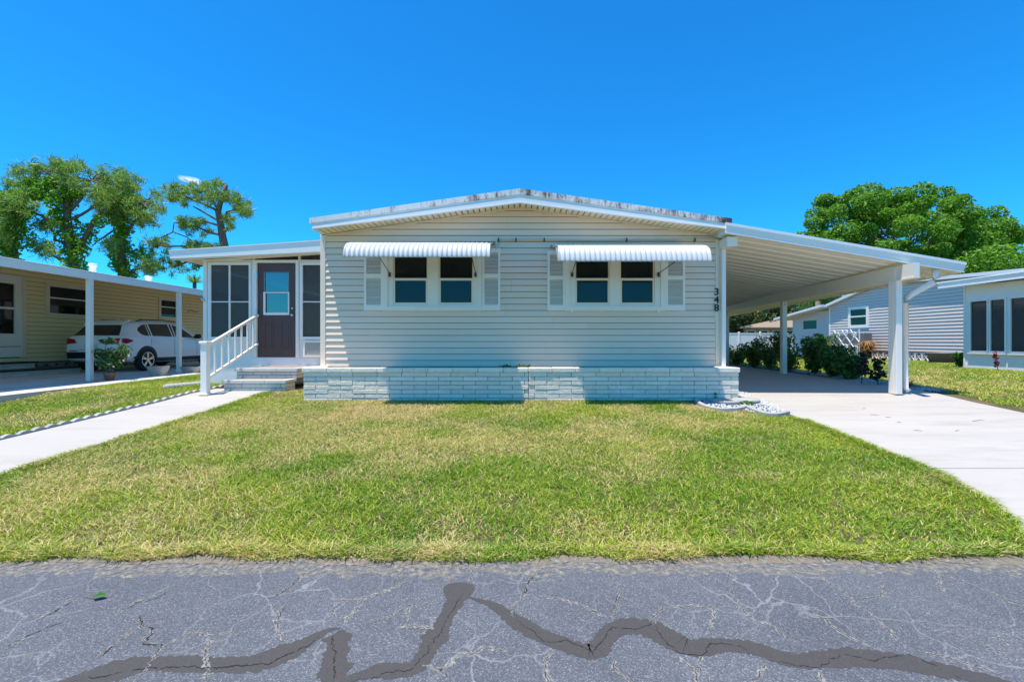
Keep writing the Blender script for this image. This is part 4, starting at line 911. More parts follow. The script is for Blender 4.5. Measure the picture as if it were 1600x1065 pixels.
box('downspout', xd - .035, xd + .04, 8.22, 8.30, 0.52, zU(3.74) - .201, 'white', cp, .008)

# ------------------------------------------------------------------ neighbour on the left: yellow home with its own carport
NX = -13.7; ny = lambda px: -NX * F / (800.0 - px)
nb_ = thing('neighbour_home', (NX, 14, .5), 'yellow sided mobile home with white flat carport roof beyond the walkway', 'house')
w1 = (ny(75), ny(75) + 1.30, 2.20, 3.05); w2 = (ny(250), ny(250) + .85, 2.33, 3.03); d1 = (ny(30) - 1.02, ny(30), .98, 3.08)
plate('wall', 'xpos', NX, 8, 26, .75, 3.52, [w1, w2, d1], -.1, 0, 'backing', nb_)
siding(nb_, 'xpos', NX, 8, 26, .80, [(8, 3.50), (26, 3.50)], .127, 'yellow', [w1, w2, d1], .016)
box('rear_wall', NX - 7, NX - 6.9, 8, 26, .7, 3.52, 'yellow', nb_); box('end_wall', NX - 6.9, NX - .101, 8, 8.1, .7, 3.52, 'yellow', nb_); box('end_wall', NX - 6.9, NX - .101, 25.9, 26, .7, 3.52, 'yellow', nb_)
box('main_roof', NX - 7.2, NX + .05, 7.7, 26.3, 3.521, 3.60, 'roofwhite', nb_)
for wq, nm in ((w1, 'curtain'), (w2, 'blind')):
    a, b, c, d = wq
    wn = plate('window', 'xpos', NX, a - .09, b + .09, c - .09, d + .07, [(a + .02, b - .02, c + .03, d - .03)], -.04, .04, 'cream', nb_)
    zm = (c + d) / 2 + .06; box('meeting_rail', NX + .0, NX + .03, a + .02, b - .02, zm - .02, zm + .02, 'white', wn)
    box('pane', NX - .01, NX - .005, a + .02, b - .02, zm + .0205, d - .03, 'glass', wn); box('pane', NX - .01, NX - .005, a + .02, b - .02, c + .03, zm - .0205, 'glass', wn)
    box(nm, NX - .06, NX - .05, a + .02, b - .02, zm - .02, d - .03, nm, wn); box('room', NX - .10, NX - .09, a, b, c, d, 'dark', wn)
a, b, c, d = d1
dn = plate('door', 'xpos', NX, a - .12, b + .13, c - .02, d + .12, [(a + .22, b - .14, c + .62, d - .12)], -.03, .05, 'white', nb_)
box('pane', NX - .005, NX, a + .22, b - .14, c + .62, d - .12, 'glass', dn); box('rail', NX + .001, NX + .04, a + .22, b - .14, c + 1.28, c + 1.34, 'white', dn); box('room', NX - .08, NX - .07, a, b, c, d, 'blind', dn)
box('kick_line', NX + .0505, NX + .054, a - .02, b, c + .26, c + .275, 'black', dn); box('jamb', NX + .0505, NX + .07, b + .02, b + .10, c - .02, d + .1, 'cream', dn)
plate('access_panel', 'xpos', NX, ny(219), ny(246), 2.12, 2.42, [(ny(219) + .03, ny(246) - .03, 2.15, 2.39)], .019, .03, 'cream', nb_)
tube('wall_hook', [[(NX + .02, ny(292), 2.62, .012), (NX + .12, ny(292) + .05, 2.70, .012), (NX + .2, ny(292) + .25, 2.62, .012), (NX + .22, ny(292) + .4, 2.68, .012)]], 'bronze', nb_, 6)
for i in range(60):                                               # pierced block skirting
    u = 10.6 + i * .30
    if u > 26: break
    bk = plate('skirting_block', 'xpos', NX, u, u + .288, .50, .748, [(u + .03, u + .258, .53, .72)], -.10, -.02, 'stone', nb_)
    for s in (-1, 1):
        V = [(NX - .05 + o, u + .144 + s * (q - .5) * .2 + e, .53 + q * .19) for o in (-.02, .02) for q in (0, 1) for e in (-.014, .014)]
        mk('block_rib', V, [(0, 1, 3, 2), (4, 6, 7, 5), (0, 4, 5, 1), (2, 3, 7, 6), (0, 2, 6, 4), (1, 5, 7, 3)], 'stone', bk)
box('underfloor', NX - .3, NX - .15, 8, 26, .45, .76, 'dark', nb_)
FX = -9.50
V = [(x, yy, z + t) for (x, z) in ((NX + .025, 3.46), (FX - .045, 2.845)) for yy in (3.5, 26) for t in (0, .06)]
mk('carport_roof', V, [(0, 1, 3, 2), (4, 6, 7, 5), (0, 4, 5, 1), (2, 3, 7, 6), (0, 2, 6, 4), (1, 5, 7, 3)], 'panel', nb_)
box('fascia', FX - .044, FX + .01, 3.4, 26, 2.79, 2.93, 'fascia', nb_, .004); box('fascia_cap', FX - .06, FX + .025, 3.4, 26, 2.931, 2.965, 'alu', nb_, .004)
for yy in (7.5, 10.3, 13.06, 15.9, 18.7): box('carport_post', -9.61, -9.51, yy - .05, yy + .05, .50, 2.789, 'white', nb_, .004)
for px, py0 in ((145, 424), (232, 443)):
    d = ny(px) + 1.2; x = sx(px, d); tube('vent_pipe', [[(x, d, 3.55, .09), (x, d, sz(py0 - 8, d), .09), (x, d, sz(py0 - 8, d) + .01, .12), (x, d, sz(py0 - 8, d) + .10, .12)]], 'white', nb_, 12)
# its steps
ns = thing('brick_steps', (NX + .6, 12, .5), 'low cream brick steps with black rubber treads at the yellow house', 'steps')
for (x1, z0, z1, y0, y1, sd) in ((NX + 1.05, .50, .66, 9.9, 13.35, 1), (NX + .55, .66, .84, 9.9, 12.55, 2)):
    box('step_core', NX + .06, x1 - .03, y0, y1 - .03, z0 - .02, z1 - .035, 'mortar', ns); rr = random.Random(sd); yy = y0
    while yy < y1 - .05:
        for r in range(2):
            h2 = (z1 - .04 - z0) / 2; e = min(yy + .40, y1); box('brick', x1 - .05, x1, yy + (.0), e - .008, z0 + r * h2, z0 + (r + 1) * h2 - .006, 'brickcream', ns, .003)
        yy += .40
    for r in range(2):
        h2 = (z1 - .04 - z0) / 2; xx = NX + .07
        while xx < x1 - .06: e = min(xx + .36, x1 - .055); box('brick', xx, e - .006, y1 - .028, y1 + .02, z0 + r * h2, z0 + (r + 1) * h2 - .006, 'brickcream', ns, .003); xx = e
    box('tread', NX + .06, x1 + .05, y0, y1 + .05, z1 - .038, z1, 'black', ns, .004)

# ------------------------------------------------------------------ parked car (rear and right side towards us)
CX1, CW, CY0, CZ = -11.05, 1.80, 12.93, .50
car = thing('parked_car', (CX1 - CW / 2, CY0 + 2.2, CZ), 'white compact suv with black lower cladding parked under the yellow house carport', 'car')
ccx = CX1 - CW / 2
# stations along the length: y, z_sill, z_belt, z_roof, half width low, belt, roof
ST = [(0.00, .52, .86, .90, .66, .62, .52), (0.06, .38, .98, 1.03, .78, .74, .60), (0.16, .32, 1.02, 1.12, .85, .80, .60), (0.40, .28, 1.03, 1.36, .89, .83, .58), (0.62, .27, 1.03, 1.47, .90, .85, .60), (0.90, .26, 1.02, 1.51, .90, .86, .62), (1.4, .25, 1.00, 1.535, .90, .87, .63), (2.0, .25, .985, 1.54, .90, .87, .63),
      (2.55, .25, .97, 1.50, .90, .87, .62), (3.0, .25, .96, 1.36, .90, .86, .59), (3.35, .25, .955, 1.14, .90, .85, .60), (3.55, .26, .95, 1.00, .89, .83, .64), (4.0, .29, .88, .92, .87, .80, .6), (4.3, .36, .72, .78, .80, .72, .5), (4.45, .44, .6, .64, .62, .55, .4)]
SY = np.array([s[0] for s in ST])
def sta(yq): return [float(np.interp(yq, SY, [s[i] for s in ST])) for i in range(7)]
def half(yq, z):
    """half width of the body at length yq, height z"""
    _, zs_, zb_, zr_, wl, wb, wr = sta(yq)
    zm_ = zs_ + .55 * (zb_ - zs_)
    return float(np.interp(z, [zs_ - .01, zs_ + .06, zm_, zb_, zr_ - .05, zr_], [wl - .10, wl - .02, wl, wb, wr + .02, wr - .10]))
YS = np.unique(np.concatenate([np.linspace(0, .7, 22), np.linspace(.7, 4.45, 46)])); NV = 22; V, Fc = [], []
for yq in YS:
    _, zs_, zb_, zr_, wl, wb, wr = sta(yq); zl = np.concatenate([np.linspace(zs_, zb_, 11), np.linspace(zb_, zr_, 9)[1:]])
    ring = [(0, zs_)] + [(half(yq, z), z) for z in zl] + [(wr * .55, zr_ + .018), (0, zr_ + .025)]; NV = len(ring)
    for (a, z) in ring: V.append((ccx + a, CY0 + yq, CZ + z))
    for (a, z) in ring: V.append((ccx - a, CY0 + yq, CZ + z))
n2 = NV * 2
for i in range(len(YS) - 1):
    for j in range(NV - 1):
        a = i * n2 + j; Fc.append((a, a + n2, a + n2 + 1, a + 1)); b = a + NV; Fc.append((b, b + 1, b + n2 + 1, b + n2))
for i, fl in ((0, 0), (len(YS) - 1, 1)):
    f = tuple(i * n2 + j for j in range(NV)) + tuple(i * n2 + NV + j for j in range(NV - 2, 0, -1)); Fc.append(f if not fl else f[::-1])
mk('body', V, Fc, 'carpaint', car, smooth=True)
def side_patch(name, poly, m, off=.006, both=True, smooth=True, st=.05, parent=None):
    """panel in side view (y,z) wrapped on the body side"""
    P = np.array(poly); c = P.mean(0); out = None
    for sgn in ((1, -1) if both else (1,)):
        V, Fc = [], []; rings = 5; N = []
        for a, b in zip(P, np.roll(P, -1, 0)):
            k = max(1, int(np.linalg.norm(b - a) / st)); N += [a + (b - a) * i / k for i in range(k)]
        for r in range(rings + 1):
            for q in N:
                y_, z_ = c + (q - c) * (1 - r / (rings + .001)); o = off if r else -0.004
                if r == 0: y_, z_ = q
                V.append((ccx + sgn * (half(y_, z_) + o), CY0 + y_, CZ + z_))
        n = len(N)
        for r in range(rings):
            for i in range(n): f = (r * n + i, r * n + (i + 1) % n, (r + 1) * n + (i + 1) % n, (r + 1) * n + i); Fc.append(f if sgn < 0 else f[::-1])
        o = mk(name, V, Fc, m, parent or car, smooth=smooth); out = out or o
    return out
side_patch('side_window', [(.86, 1.05), (1.02, 1.04), (1.05, 1.43), (.90, 1.40), (.72, 1.30), (.66, 1.20), (.72, 1.10)], 'carglass')
side_patch('side_window', [(1.10, 1.04), (1.98, 1.02), (1.98, 1.46), (1.12, 1.44)], 'carglass')
side_patch('side_window', [(2.06, 1.02), (3.02, 1.00), (2.82, 1.18), (2.52, 1.36), (2.10, 1.45)], 'carglass')
side_patch('window_pillar', [(1.035, 1.04), (1.085, 1.04), (1.105, 1.44), (1.055, 1.43)], 'black'); side_patch('window_pillar', [(1.985, 1.02), (2.055, 1.02), (2.09, 1.45), (1.99, 1.46)], 'black')
for a, b, c_, d_ in ((1.96, .38, 2.0, 1.0), (1.02, .62, 1.06, 1.02), (3.02, .38, 3.05, .98)):
    side_patch('door_gap', [(a + .01, b), (a + .018, b), (c_ - .002, d_), (c_ - .010, d_)], 'black', .003, True, False)
for a in (1.10, 2.14): side_patch('door_handle', [(a, .885), (a + .20, .88), (a + .20, .92), (a, .925)], 'carpaint', .03, True)
side_patch('fuel_flap', [(.70, .86), (.88, .85), (.88, .96), (.70, .97)], 'carpaint', .008, False)
side_patch('sill_cladding', [(.30, .28), (.86, .27), (4.2, .27), (4.2, .33), (3.6, .39), (1.2, .39), (.5, .45), (.20, .47), (.12, .40)], 'black', .012)
for wy in (.87, 3.63):
    th = np.linspace(-.25, math.pi + .25, 22)
    P = [(wy + .43 * math.cos(t), .335 + .43 * math.sin(t)) for t in th]; P = [p for p in P if p[1] > .26]
    side_patch('wheel_arch', P, 'black', .014)
    for sgn in (1, -1):
        xo_ = ccx + sgn * (.90 - .0); pr_ = [(.235, -.015), (.30, .02), (.335, .0), (.335, -.17), (.30, -.2), (.23, -.19)]
        wz = CZ + .335; seg = 36; Vv, Ff = [], []
        for r, o in pr_:
            for k in range(seg): t = 2 * math.pi * k / seg; Vv.append((xo_ + sgn * (o + .012), CY0 + wy + r * math.cos(t), wz + r * math.sin(t)))
        for i in range(len(pr_) - 1):
            for k in range(seg): Ff.append((i * seg + k, i * seg + (k + 1) % seg, (i + 1) * seg + (k + 1) % seg, (i + 1) * seg + k))
        wheel = mk('wheel', Vv, Ff, 'rubber', car, smooth=True)
        xr = xo_ + sgn * .012; Vv, Ff = [], []
        for r, o in ((.238, -.01), (.232, .008), (.215, .006), (.208, -.05)):
            for k in range(seg): t = 2 * math.pi * k / seg; Vv.append((xr + sgn * o, CY0 + wy + r * math.cos(t), wz + r * math.sin(t)))
        for i in range(3):
            for k in range(seg): Ff.append((i * seg + k, i * seg + (k + 1) % seg, (i + 1) * seg + (k + 1) % seg, (i + 1) * seg + k))
        for k in range(10):                                       # five pairs of spokes
            t = 2 * math.pi * (k // 2) / 5 + (.13 if k % 2 else -.13) + .3; c_, s_ = math.cos(t), math.sin(t); n = len(Vv)
            for r, hw, o in ((.03, .018, .0), (.215, .013, .004)):
                for q in (-1, 1): Vv.append((xr + sgn * o, CY0 + wy + r * c_ - q * hw * s_, wz + r * s_ + q * hw * c_))
                for q in (-1, 1): Vv.append((xr + sgn * (o - .03), CY0 + wy + r * c_ - q * hw * s_, wz + r * s_ + q * hw * c_))
            Ff += [tuple(n + i for i in f) for f in ((0, 1, 5, 4), (0, 4, 6, 2), (1, 3, 7, 5), (2, 6, 7, 3))]
        n = len(Vv); Vv += [(xr + sgn * .008, CY0 + wy + .05 * math.cos(2 * math.pi * k / 12), wz + .05 * math.sin(2 * math.pi * k / 12)) for k in range(12)]; Ff.append(tuple(n + k for k in range(12)))
        mk('rim', Vv, Ff, 'steel', wheel)
        Vv = [(xr - sgn * .055, CY0 + wy + .215 * math.cos(2 * math.pi * k / 24), wz + .215 * math.sin(2 * math.pi * k / 24)) for k in range(24)]
        mk('brake_disc', Vv, [tuple(range(24))], 'black', wheel)
def rear_y(x, z):
    """rearmost body surface at lateral x (from centre) and height z"""
    for yq in np.linspace(0, 1.0, 401):
        _, zs_, zb_, zr_, *_r = sta(yq)
        if zs_ <= z <= zr_ + .02 and half(yq, min(max(z, zs_), zr_)) >= abs(x): return yq
    return 1.0
def rear_patch(name, poly, m, off=.008, nu=14, nv=5):
    """four-sided panel in rear view: corners (x,z) ll, lr, ur, ul"""
    V, Fc = [], []
    for j in range(nv + 1):
        for i in range(nu + 1):
            u, v = i / nu, j / nv; p = [(1 - u) * (1 - v) * np.array(poly[0]) + u * (1 - v) * np.array(poly[1]) + u * v * np.array(poly[2]) + (1 - u) * v * np.array(poly[3])][0]
            V.append((ccx + p[0], CY0 + rear_y(p[0], p[1]) - off, CZ + p[1]))
    Fc = [(j * (nu + 1) + i, j * (nu + 1) + i + 1, (j + 1) * (nu + 1) + i + 1, (j + 1) * (nu + 1) + i) for j in range(nv) for i in range(nu)]
    return mk(name, V, Fc, m, car, smooth=True)
rear_patch('rear_window', [(-.66, 1.06), (.66, 1.06), (.50, 1.39), (-.50, 1.39)], 'carglass', .012)
rear_patch('rear_bumper', [(-.72, .40), (.72, .40), (.74, .585), (-.74, .585)], 'black', .02)
rear_patch('tail_light', [(.40, .84), (.74, .80), (.76, .985), (.50, .955)], 'redlens', .014, 8, 4); rear_patch('tail_light', [(-.74, .80), (-.40, .84), (-.50, .955), (-.76, .985)], 'redlens', .014, 8, 4)
side_patch('tail_light', [(.08, .84), (.18, .81), (.40, .88), (.42, .93), (.22, .99), (.10, .985)], 'redlens', .010, True)
rear_patch('number_plate', [(-.19, .69), (.19, .69), (.19, .81), (-.19, .81)], 'plate', .016, 6, 2)
rear_patch('plate_recess', [(-.34, .66), (.34, .66), (.34, .665), (-.34, .665)], 'black', .010, 6, 1)
rear_patch('tailgate_gap', [(-.70, .635), (.70, .635), (.70, .642), (-.70, .642)], 'black', .010, 12, 1)
for s in (-1, 1): rear_patch('reflector', [(s * .5 - .12, .60), (s * .5 + .12, .60), (s * .5 + .12, .622), (s * .5 - .12, .622)], 'redlens', .012, 6, 1)
bz = .885; by = CY0 + rear_y(0, bz) - .012
tube('emblem', [[(ccx, by, CZ + bz, .045), (ccx, by - .008, CZ + bz, .045)]], 'black', car, 20); tube('emblem_ring', [[(ccx + .033 * math.cos(t), by - .010, CZ + bz + .033 * math.sin(t), .007) for t in np.linspace(0, 2 * math.pi, 17)]], 'steel', car, 6, False)
for s in (0, 1):                                                  # white and blue quarters of the round badge
    mk('emblem_quarter', [(ccx, by - .0095, CZ + bz)] + [(ccx + .026 * math.cos(t), by - .0095, CZ + bz + .026 * math.sin(t)) for t in np.linspace(s * math.pi, s * math.pi + math.pi / 2, 6)], [tuple(range(7))], 'white', car)
    mk('emblem_quarter', [(ccx, by - .0095, CZ + bz)] + [(ccx + .026 * math.cos(t), by - .0095, CZ + bz + .026 * math.sin(t)) for t in np.linspace(s * math.pi + math.pi / 2, s * math.pi + math.pi, 6)], [tuple(range(7))], 'bluepot', car)
V = [(ccx + x, CY0 + yq, CZ + z) for (yq, z) in ((.36, 1.37), (.50, 1.455), (.66, 1.50)) for x in (-.56, .56)]; V += [(x, y_, z + .03) for x, y_, z in V]
mk('roof_spoiler', V, [(0, 1, 3, 2), (2, 3, 5, 4), (6, 8, 9, 7), (8, 10, 11, 9), (0, 6, 7, 1), (4, 5, 11, 10), (0, 2, 8, 6), (2, 4, 10, 8), (1, 7, 9, 3), (3, 9, 11, 5)], 'carpaint', car)
tube('antenna_fin', [[(ccx, CY0 + .85, CZ + 1.52, .05), (ccx, CY0 + .93, CZ + 1.585, .022), (ccx, CY0 + 1.05, CZ + 1.545, .02)]], 'carpaint', car, 8)
for s in (-1, 1):
    tube('roof_rail', [[(ccx + s * .60, CY0 + .8, CZ + 1.50, .016), (ccx + s * .615, CY0 + 1.0, CZ + 1.555, .018), (ccx + s * .62, CY0 + 1.8, CZ + 1.572, .018), (ccx + s * .61, CY0 + 2.4, CZ + 1.53, .018)]], 'black', car, 6)
    tube('wing_mirror', [[(ccx + s * .84, CY0 + 2.96, CZ + 1.02, .03), (ccx + s * .95, CY0 + 2.96, CZ + 1.06, .085), (ccx + s * 1.05, CY0 + 2.98, CZ + 1.07, .075), (ccx + s * 1.07, CY0 + 2.98, CZ + 1.07, .03)]], 'black', car, 10)

# ------------------------------------------------------------------ pots, stones and edging on the left
def pot(x, y, z, r, h, m, label, name='flower_pot'):
    return tag(lathe(name, [(r * .68, z), (r * .95, z + h * .8), (r * 1.06, z + h * .82), (r * 1.06, z + h), (r * .9, z + h), (r * .85, z + h * .85)], x, y, m, None, 18), label, 'pot')
x, y = sx(171, 10.45), 10.45
pot(x, y, .50, .115, .17, 'terracotta', 'small terracotta pot holding a flowering shrub beside the carport post')
rs = sprig('flowering_shrub', x, y, .64, 700, .34, .60, .075, 'hedge', 'leafy green shrub with pale flowers in a terracotta pot', 'shrub', 11, 12)
fl_ = leaves('flowers', [(x + random.uniform(-.3, .3), y + random.uniform(-.3, .3), .80 + random.random() * .3, .06, .06, .06) for _ in range(14)], 90, .05, 'cream', rs); fl_['kind'] = 'stuff'
tube('long_stem', [[(x, y, .75, .008), (x + .12, y, 1.0, .006), (x + .28, y, 1.25, .005)], [(x - .02, y, .8, .008), (x - .12, y, 1.15, .006), (x - .05, y, 1.42, .005)]], 'greybark', rs, 5)
leaves('upper_leaves', [(x + .30, y, 1.27, .07, .07, .05), (x - .06, y, 1.40, .13, .1, .07), (x + .05, y, 1.44, .09, .08, .05)], 90, .08, 'hedge', rs)
d = 11.75; x = sx(247, d)
def trough(x, y, z, w_, dp, h, label):
    V, Fc = [], []; prof = [(.72, 0), (.78, .35), (1.0, .85), (1.04, 1.0), (.86, 1.0), (.80, .8)]
    for s, t in prof:
        for k in range(20):
            a = 2 * math.pi * k / 20; c_, s_ = math.cos(a), math.sin(a); q = (abs(c_) ** 4 + abs(s_) ** 4) ** -.25
            V.append((x + w_ / 2 * s * c_ * q, y + dp / 2 * s * s_ * q, z + h * t))
    for i in range(len(prof) - 1):
        for k in range(20): Fc.append((i * 20 + k, i * 20 + (k + 1) % 20, (i + 1) * 20 + (k + 1) % 20, (i + 1) * 20 + k))
    Fc += [tuple(range(20))[::-1], tuple(100 + k for k in range(20))]
    return tag(mk('stone_trough', V, Fc, 'stone', None), label, 'planter')
trough(x, d, .50, .50, .26, .25, 'small weathered carved stone trough on the concrete edge behind the white car wheel')
trough(sx(301, 12.9), 12.9, .50, .62, .28, .17, 'low carved stone trough beside the farther carport post')
x0_, y0_ = gpix(262, 604)
for i in range(9):
    px = 262 + i * 6.5; x, y = gpix(px, 606 - i * .6); z = float(ground(x, y))
    tag(lathe('border_rock', [(.07, z - .02), (.085, z + .03), (.06, z + .07), (.02, z + .085)], x, y, 'stone', None, 7), 'pale rounded rock in the garden border by the porch corner', 'rock', 'border rocks by the porch corner')
P = [(wL(y) - .045, y) for y in np.arange(5.0, 8.75, .62)]
for (x, y) in P:                                                  # scalloped edging blocks along the walkway
    V, Fc = [], []; n = 17
    for i in range(n):
        t = i / (n - 1); yy = y + t * .60; xx = wL(yy) - .05; z = float(ground(xx, yy)); hh = .035 + .028 * abs(math.sin(t * math.pi * 4))
        V += [(xx - .035, yy, z - .03), (xx - .03, yy, z + hh), (xx + .028, yy, z + hh), (xx + .035, yy, z - .03)]
    for i in range(n - 1):
        for k in range(3): a = i * 4 + k; Fc.append((a, a + 1, a + 5, a + 4))
    Fc += [(0, 1, 2, 3), tuple(len(V) - 1 - k for k in range(4))]
    tag(mk('edging_block', V, Fc, 'edging', None), 'scalloped concrete edging block along the walkway', 'edging', 'scalloped edging along the walkway')
for i, (px, u) in enumerate(((100, .3), (120, .25))):
    x, y = NX + .35 + .1 * i, ny(px) + .4
    sprig('weed', x, y, .50, 160, .30, .16 + .2 * (1 - i), .08, 'lime', ('tall' if i == 0 else 'low spreading') + ' green weed growing along the foot of the yellow house', stems=7, seed=30 + i)

# ------------------------------------------------------------------ hedge and plants beside the driveway
def bush(x, y, r, h, n, leaf, m, label, seed, group=None, name='hedge_bush', sparse=0):
    rng = np.random.default_rng(seed); rr = random.Random(seed); z = float(ground(x, y)); t = thing(name, (x, y, z), label, 'bush', group); P, B = [], []
    for i in range(9):
        a = rr.uniform(0, 6.28); q = r * rr.uniform(.2, .85); hh = h * rr.uniform(.6, 1.05)
        P.append([(x + .1 * q * math.cos(a), y + .1 * q * math.sin(a), z - .03, .018), (x + .6 * q * math.cos(a), y + .6 * q * math.sin(a), z + hh * .5, .012), (x + q * math.cos(a), y + q * math.sin(a), z + hh, .005)])
        for f in (.3, .5, .75, 1.0): B.append((x + q * f * math.cos(a), y + q * f * math.sin(a), z + hh * f * .95 + .03, r * .30, r * .30, h * .16))
    tube('stems', P, 'greybark', t, 5); leaves('foliage', B, n, leaf, m, t, rng=rng, aspect=.7); return t
hb = [(7.95, 10.55, .45, .50), (8.05, 11.4, .52, .74), (8.15, 12.3, .58, 1.02), (8.15, 13.3, .6, 1.08), (8.2, 14.4, .6, .95), (8.25, 15.5, .6, .85), (8.3, 16.8, .65, .72), (8.4, 18.2, .7, .70)]
HL = ['low dark green bush ending the hedge row next to the dark young plants', 'dense dark green bush between the low end bush and the middle carport post', 'tall dark green bush beside the middle carport post', 'broad dark green bush just behind the middle carport post'] + ['smaller dark green bush of the hedge row towards the white vinyl fence'] * 4
for i, (x, y, r, h) in enumerate(hb):
    bush(x, y, r, h, 2400 if y < 14 else 1500, .075, 'hedge', HL[i], 40 + i, 'hedge bushes beside the driveway')
def stalk_plant(px, base, top, label, seed):
    x, y = gpix(px, base); z = float(ground(x, y)); ht = sz(top, y) - z; rr = random.Random(seed); t = thing('young_plant', (x, y, z), label, 'plant'); B = []
    lean = rr.uniform(.03, .1)
    tube('stem', [[(x, y, z - .03, .012), (x + lean * .5, y, z + ht * .5, .009), (x + lean, y, z + ht * .9, .005)]], 'greybark', t, 6)
    for f, r in ((.35, .13), (.52, .16), (.70, .10), (.92, .13)): B.append((x + lean * f + rr.uniform(-.03, .03), y + rr.uniform(-.04, .04), z + ht * f, r, r, .07))
    leaves('foliage', B, 130, .085, 'darkleaf', t, aspect=.8)
stalk_plant(1346, 600, 548, 'dark leaved young plant on a thin stem, bushier one, next to the hedge', 3); stalk_plant(1371, 602, 560, 'dark leaved young plant on a thin stem between hedge and front carport post', 4)
gs = [(7.68, 8.5), (7.95, 8.4), (8.35, 10.6), (8.6, 14), (8.3, 14), (7.75, 10.6)]
stones('grey_gravel', gs, 1500, .026, lambda x, y: float(ground(x, y)) + .01, 'gravel', 'loose grey and white gravel strip between driveway and hedge', seed=14)
x, y = gpix(1424, 607); sprig('weed', x, y, float(ground(x, y)), 60, .10, .17, .05, 'drygrass', 'dry brown weed at the foot of the front carport post', stems=5, seed=19)
sl_ = [gpix(1430, 606), gpix(1472, 610)]
tag(mk('splash_block', [(sl_[0][0], sl_[0][1] - .12, float(ground(*sl_[0])) - .01), (sl_[1][0], sl_[1][1] - .12, float(ground(*sl_[1])) - .01), (sl_[1][0], sl_[1][1] + .12, float(ground(*sl_[1])) - .01), (sl_[0][0], sl_[0][1] + .12, float(ground(*sl_[0])) - .01),
     (sl_[0][0] + .02, sl_[0][1] - .10, float(ground(*sl_[0])) + .06), (sl_[1][0] - .02, sl_[1][1] - .10, float(ground(*sl_[1])) + .04), (sl_[1][0] - .02, sl_[1][1] + .10, float(ground(*sl_[1])) + .04), (sl_[0][0] + .02, sl_[0][1] + .10, float(ground(*sl_[0])) + .06)],
    [(0, 1, 5, 4), (1, 2, 6, 5), (2, 3, 7, 6), (3, 0, 4, 7), (4, 5, 6, 7)], 'edging', None), 'flat grey concrete splash block beside the carport downspout', 'block')

# ------------------------------------------------------------------ grey neighbour on the right
GX = 16.0; gyd = lambda px: GX * F / (px - 800.0); GZ = .62
gh = thing('grey_house', (GX, 19, GZ), 'grey lapped siding mobile home with low gable beyond the hedge', 'house')
gtopR = [(14.0, 3.50), (16.3, 3.62), (19.9, 3.80), (gyd(1297), 3.10)]
gw1 = (gyd(1358) , gyd(1327), 2.02, 2.98); gw2 = (gyd(1412), gyd(1391.5), 2.02, 3.0)
prism('wall', [(14.0, .95), (gyd(1297), .95)] + gtopR[::-1], 'xneg', GX, -.12, -.001, 'backing', gh)
siding(gh, 'xneg', GX, 14.0, gyd(1297) - .05, .98, gtopR, .127, 'grey', [gw1, gw2], .024)
box('corner_trim', GX - .03, GX + .06, gyd(1297) - .05, gyd(1297) + .04, .95, 3.08, 'white', gh)
for q, wq in enumerate((gw1, gw2)):
    a, b, c, d = wq
    wn = plate('window', 'xneg', GX, a - .02, b + .02, c - .02, d + .02, [(a + .12, b - .12, c + .12, d - .12)], .0, .05, 'white', gh); zm = (c + d) / 2 + .03
    box('meeting_rail', GX - .04, GX - .002, a + .12, b - .12, zm - .03, zm + .03, 'white', wn); box('pane', GX - .012, GX - .006, a + .12, b - .12, zm + .031, d - .12, 'glass', wn); box('pane', GX - .012, GX - .006, a + .12, b - .12, c + .12, zm - .031, 'glass', wn)
    box('blind', GX - .0055, GX - .002, a + .1, b - .1, zm - .05, d - .1, 'blind', wn); box('room', GX - .0055, GX - .002, a + .1, b - .1, c + .1, zm - .051, 'dark', wn)
V = []
for (u, z) in gtopR: V += [(GX - .22, u, z + .02), (GX - .22, u, z + .14), (GX + 14, u, z + .02), (GX + 14, u, z + .14)]
Fc = [(0, 2, 3, 1), (12, 13, 15, 14)]
for i in range(3): a = i * 4; Fc += [(a, a + 1, a + 5, a + 4), (a + 1, a + 3, a + 7, a + 5), (a, a + 4, a + 6, a + 2), (a + 2, a + 6, a + 7, a + 3)]
mk('roof', V, Fc, 'roofwhite', gh)
box('front_wall', GX + .01, GX + 14, 14.0, 14.1, .95, 3.5, 'grey', gh); box('rear_wall', GX + .01, GX + 14, gyd(1297) - .1, gyd(1297) - .001, .95, 3.1, 'grey', gh)
for i in range(28):                                               # patterned skirting blocks
    u = 14.05 + i * .31
    bk = plate('skirting_block', 'xneg', GX, u, u + .30, GZ - .04, .948, [(u + .03, u + .27, GZ - .01, .92)], -.08, .0, 'white', gh); zc = (GZ - .01 + .92) / 2
    for s in (-1, 1):
        V = [(GX + .03 + o, u + .15 + s * (q - .5) * .22 + e, GZ - .01 + q * (.93 - GZ)) for o in (-.02, .02) for q in (0, 1) for e in (-.014, .014)]
        mk('block_rib', V, [(0, 1, 3, 2), (4, 6, 7, 5), (0, 4, 5, 1), (2, 3, 7, 6), (0, 2, 6, 4), (1, 5, 7, 3)], 'white', bk)
    box('block_back', GX + .085, GX + .10, u, u + .309, GZ - .04, .948, 'greymetal', gh)
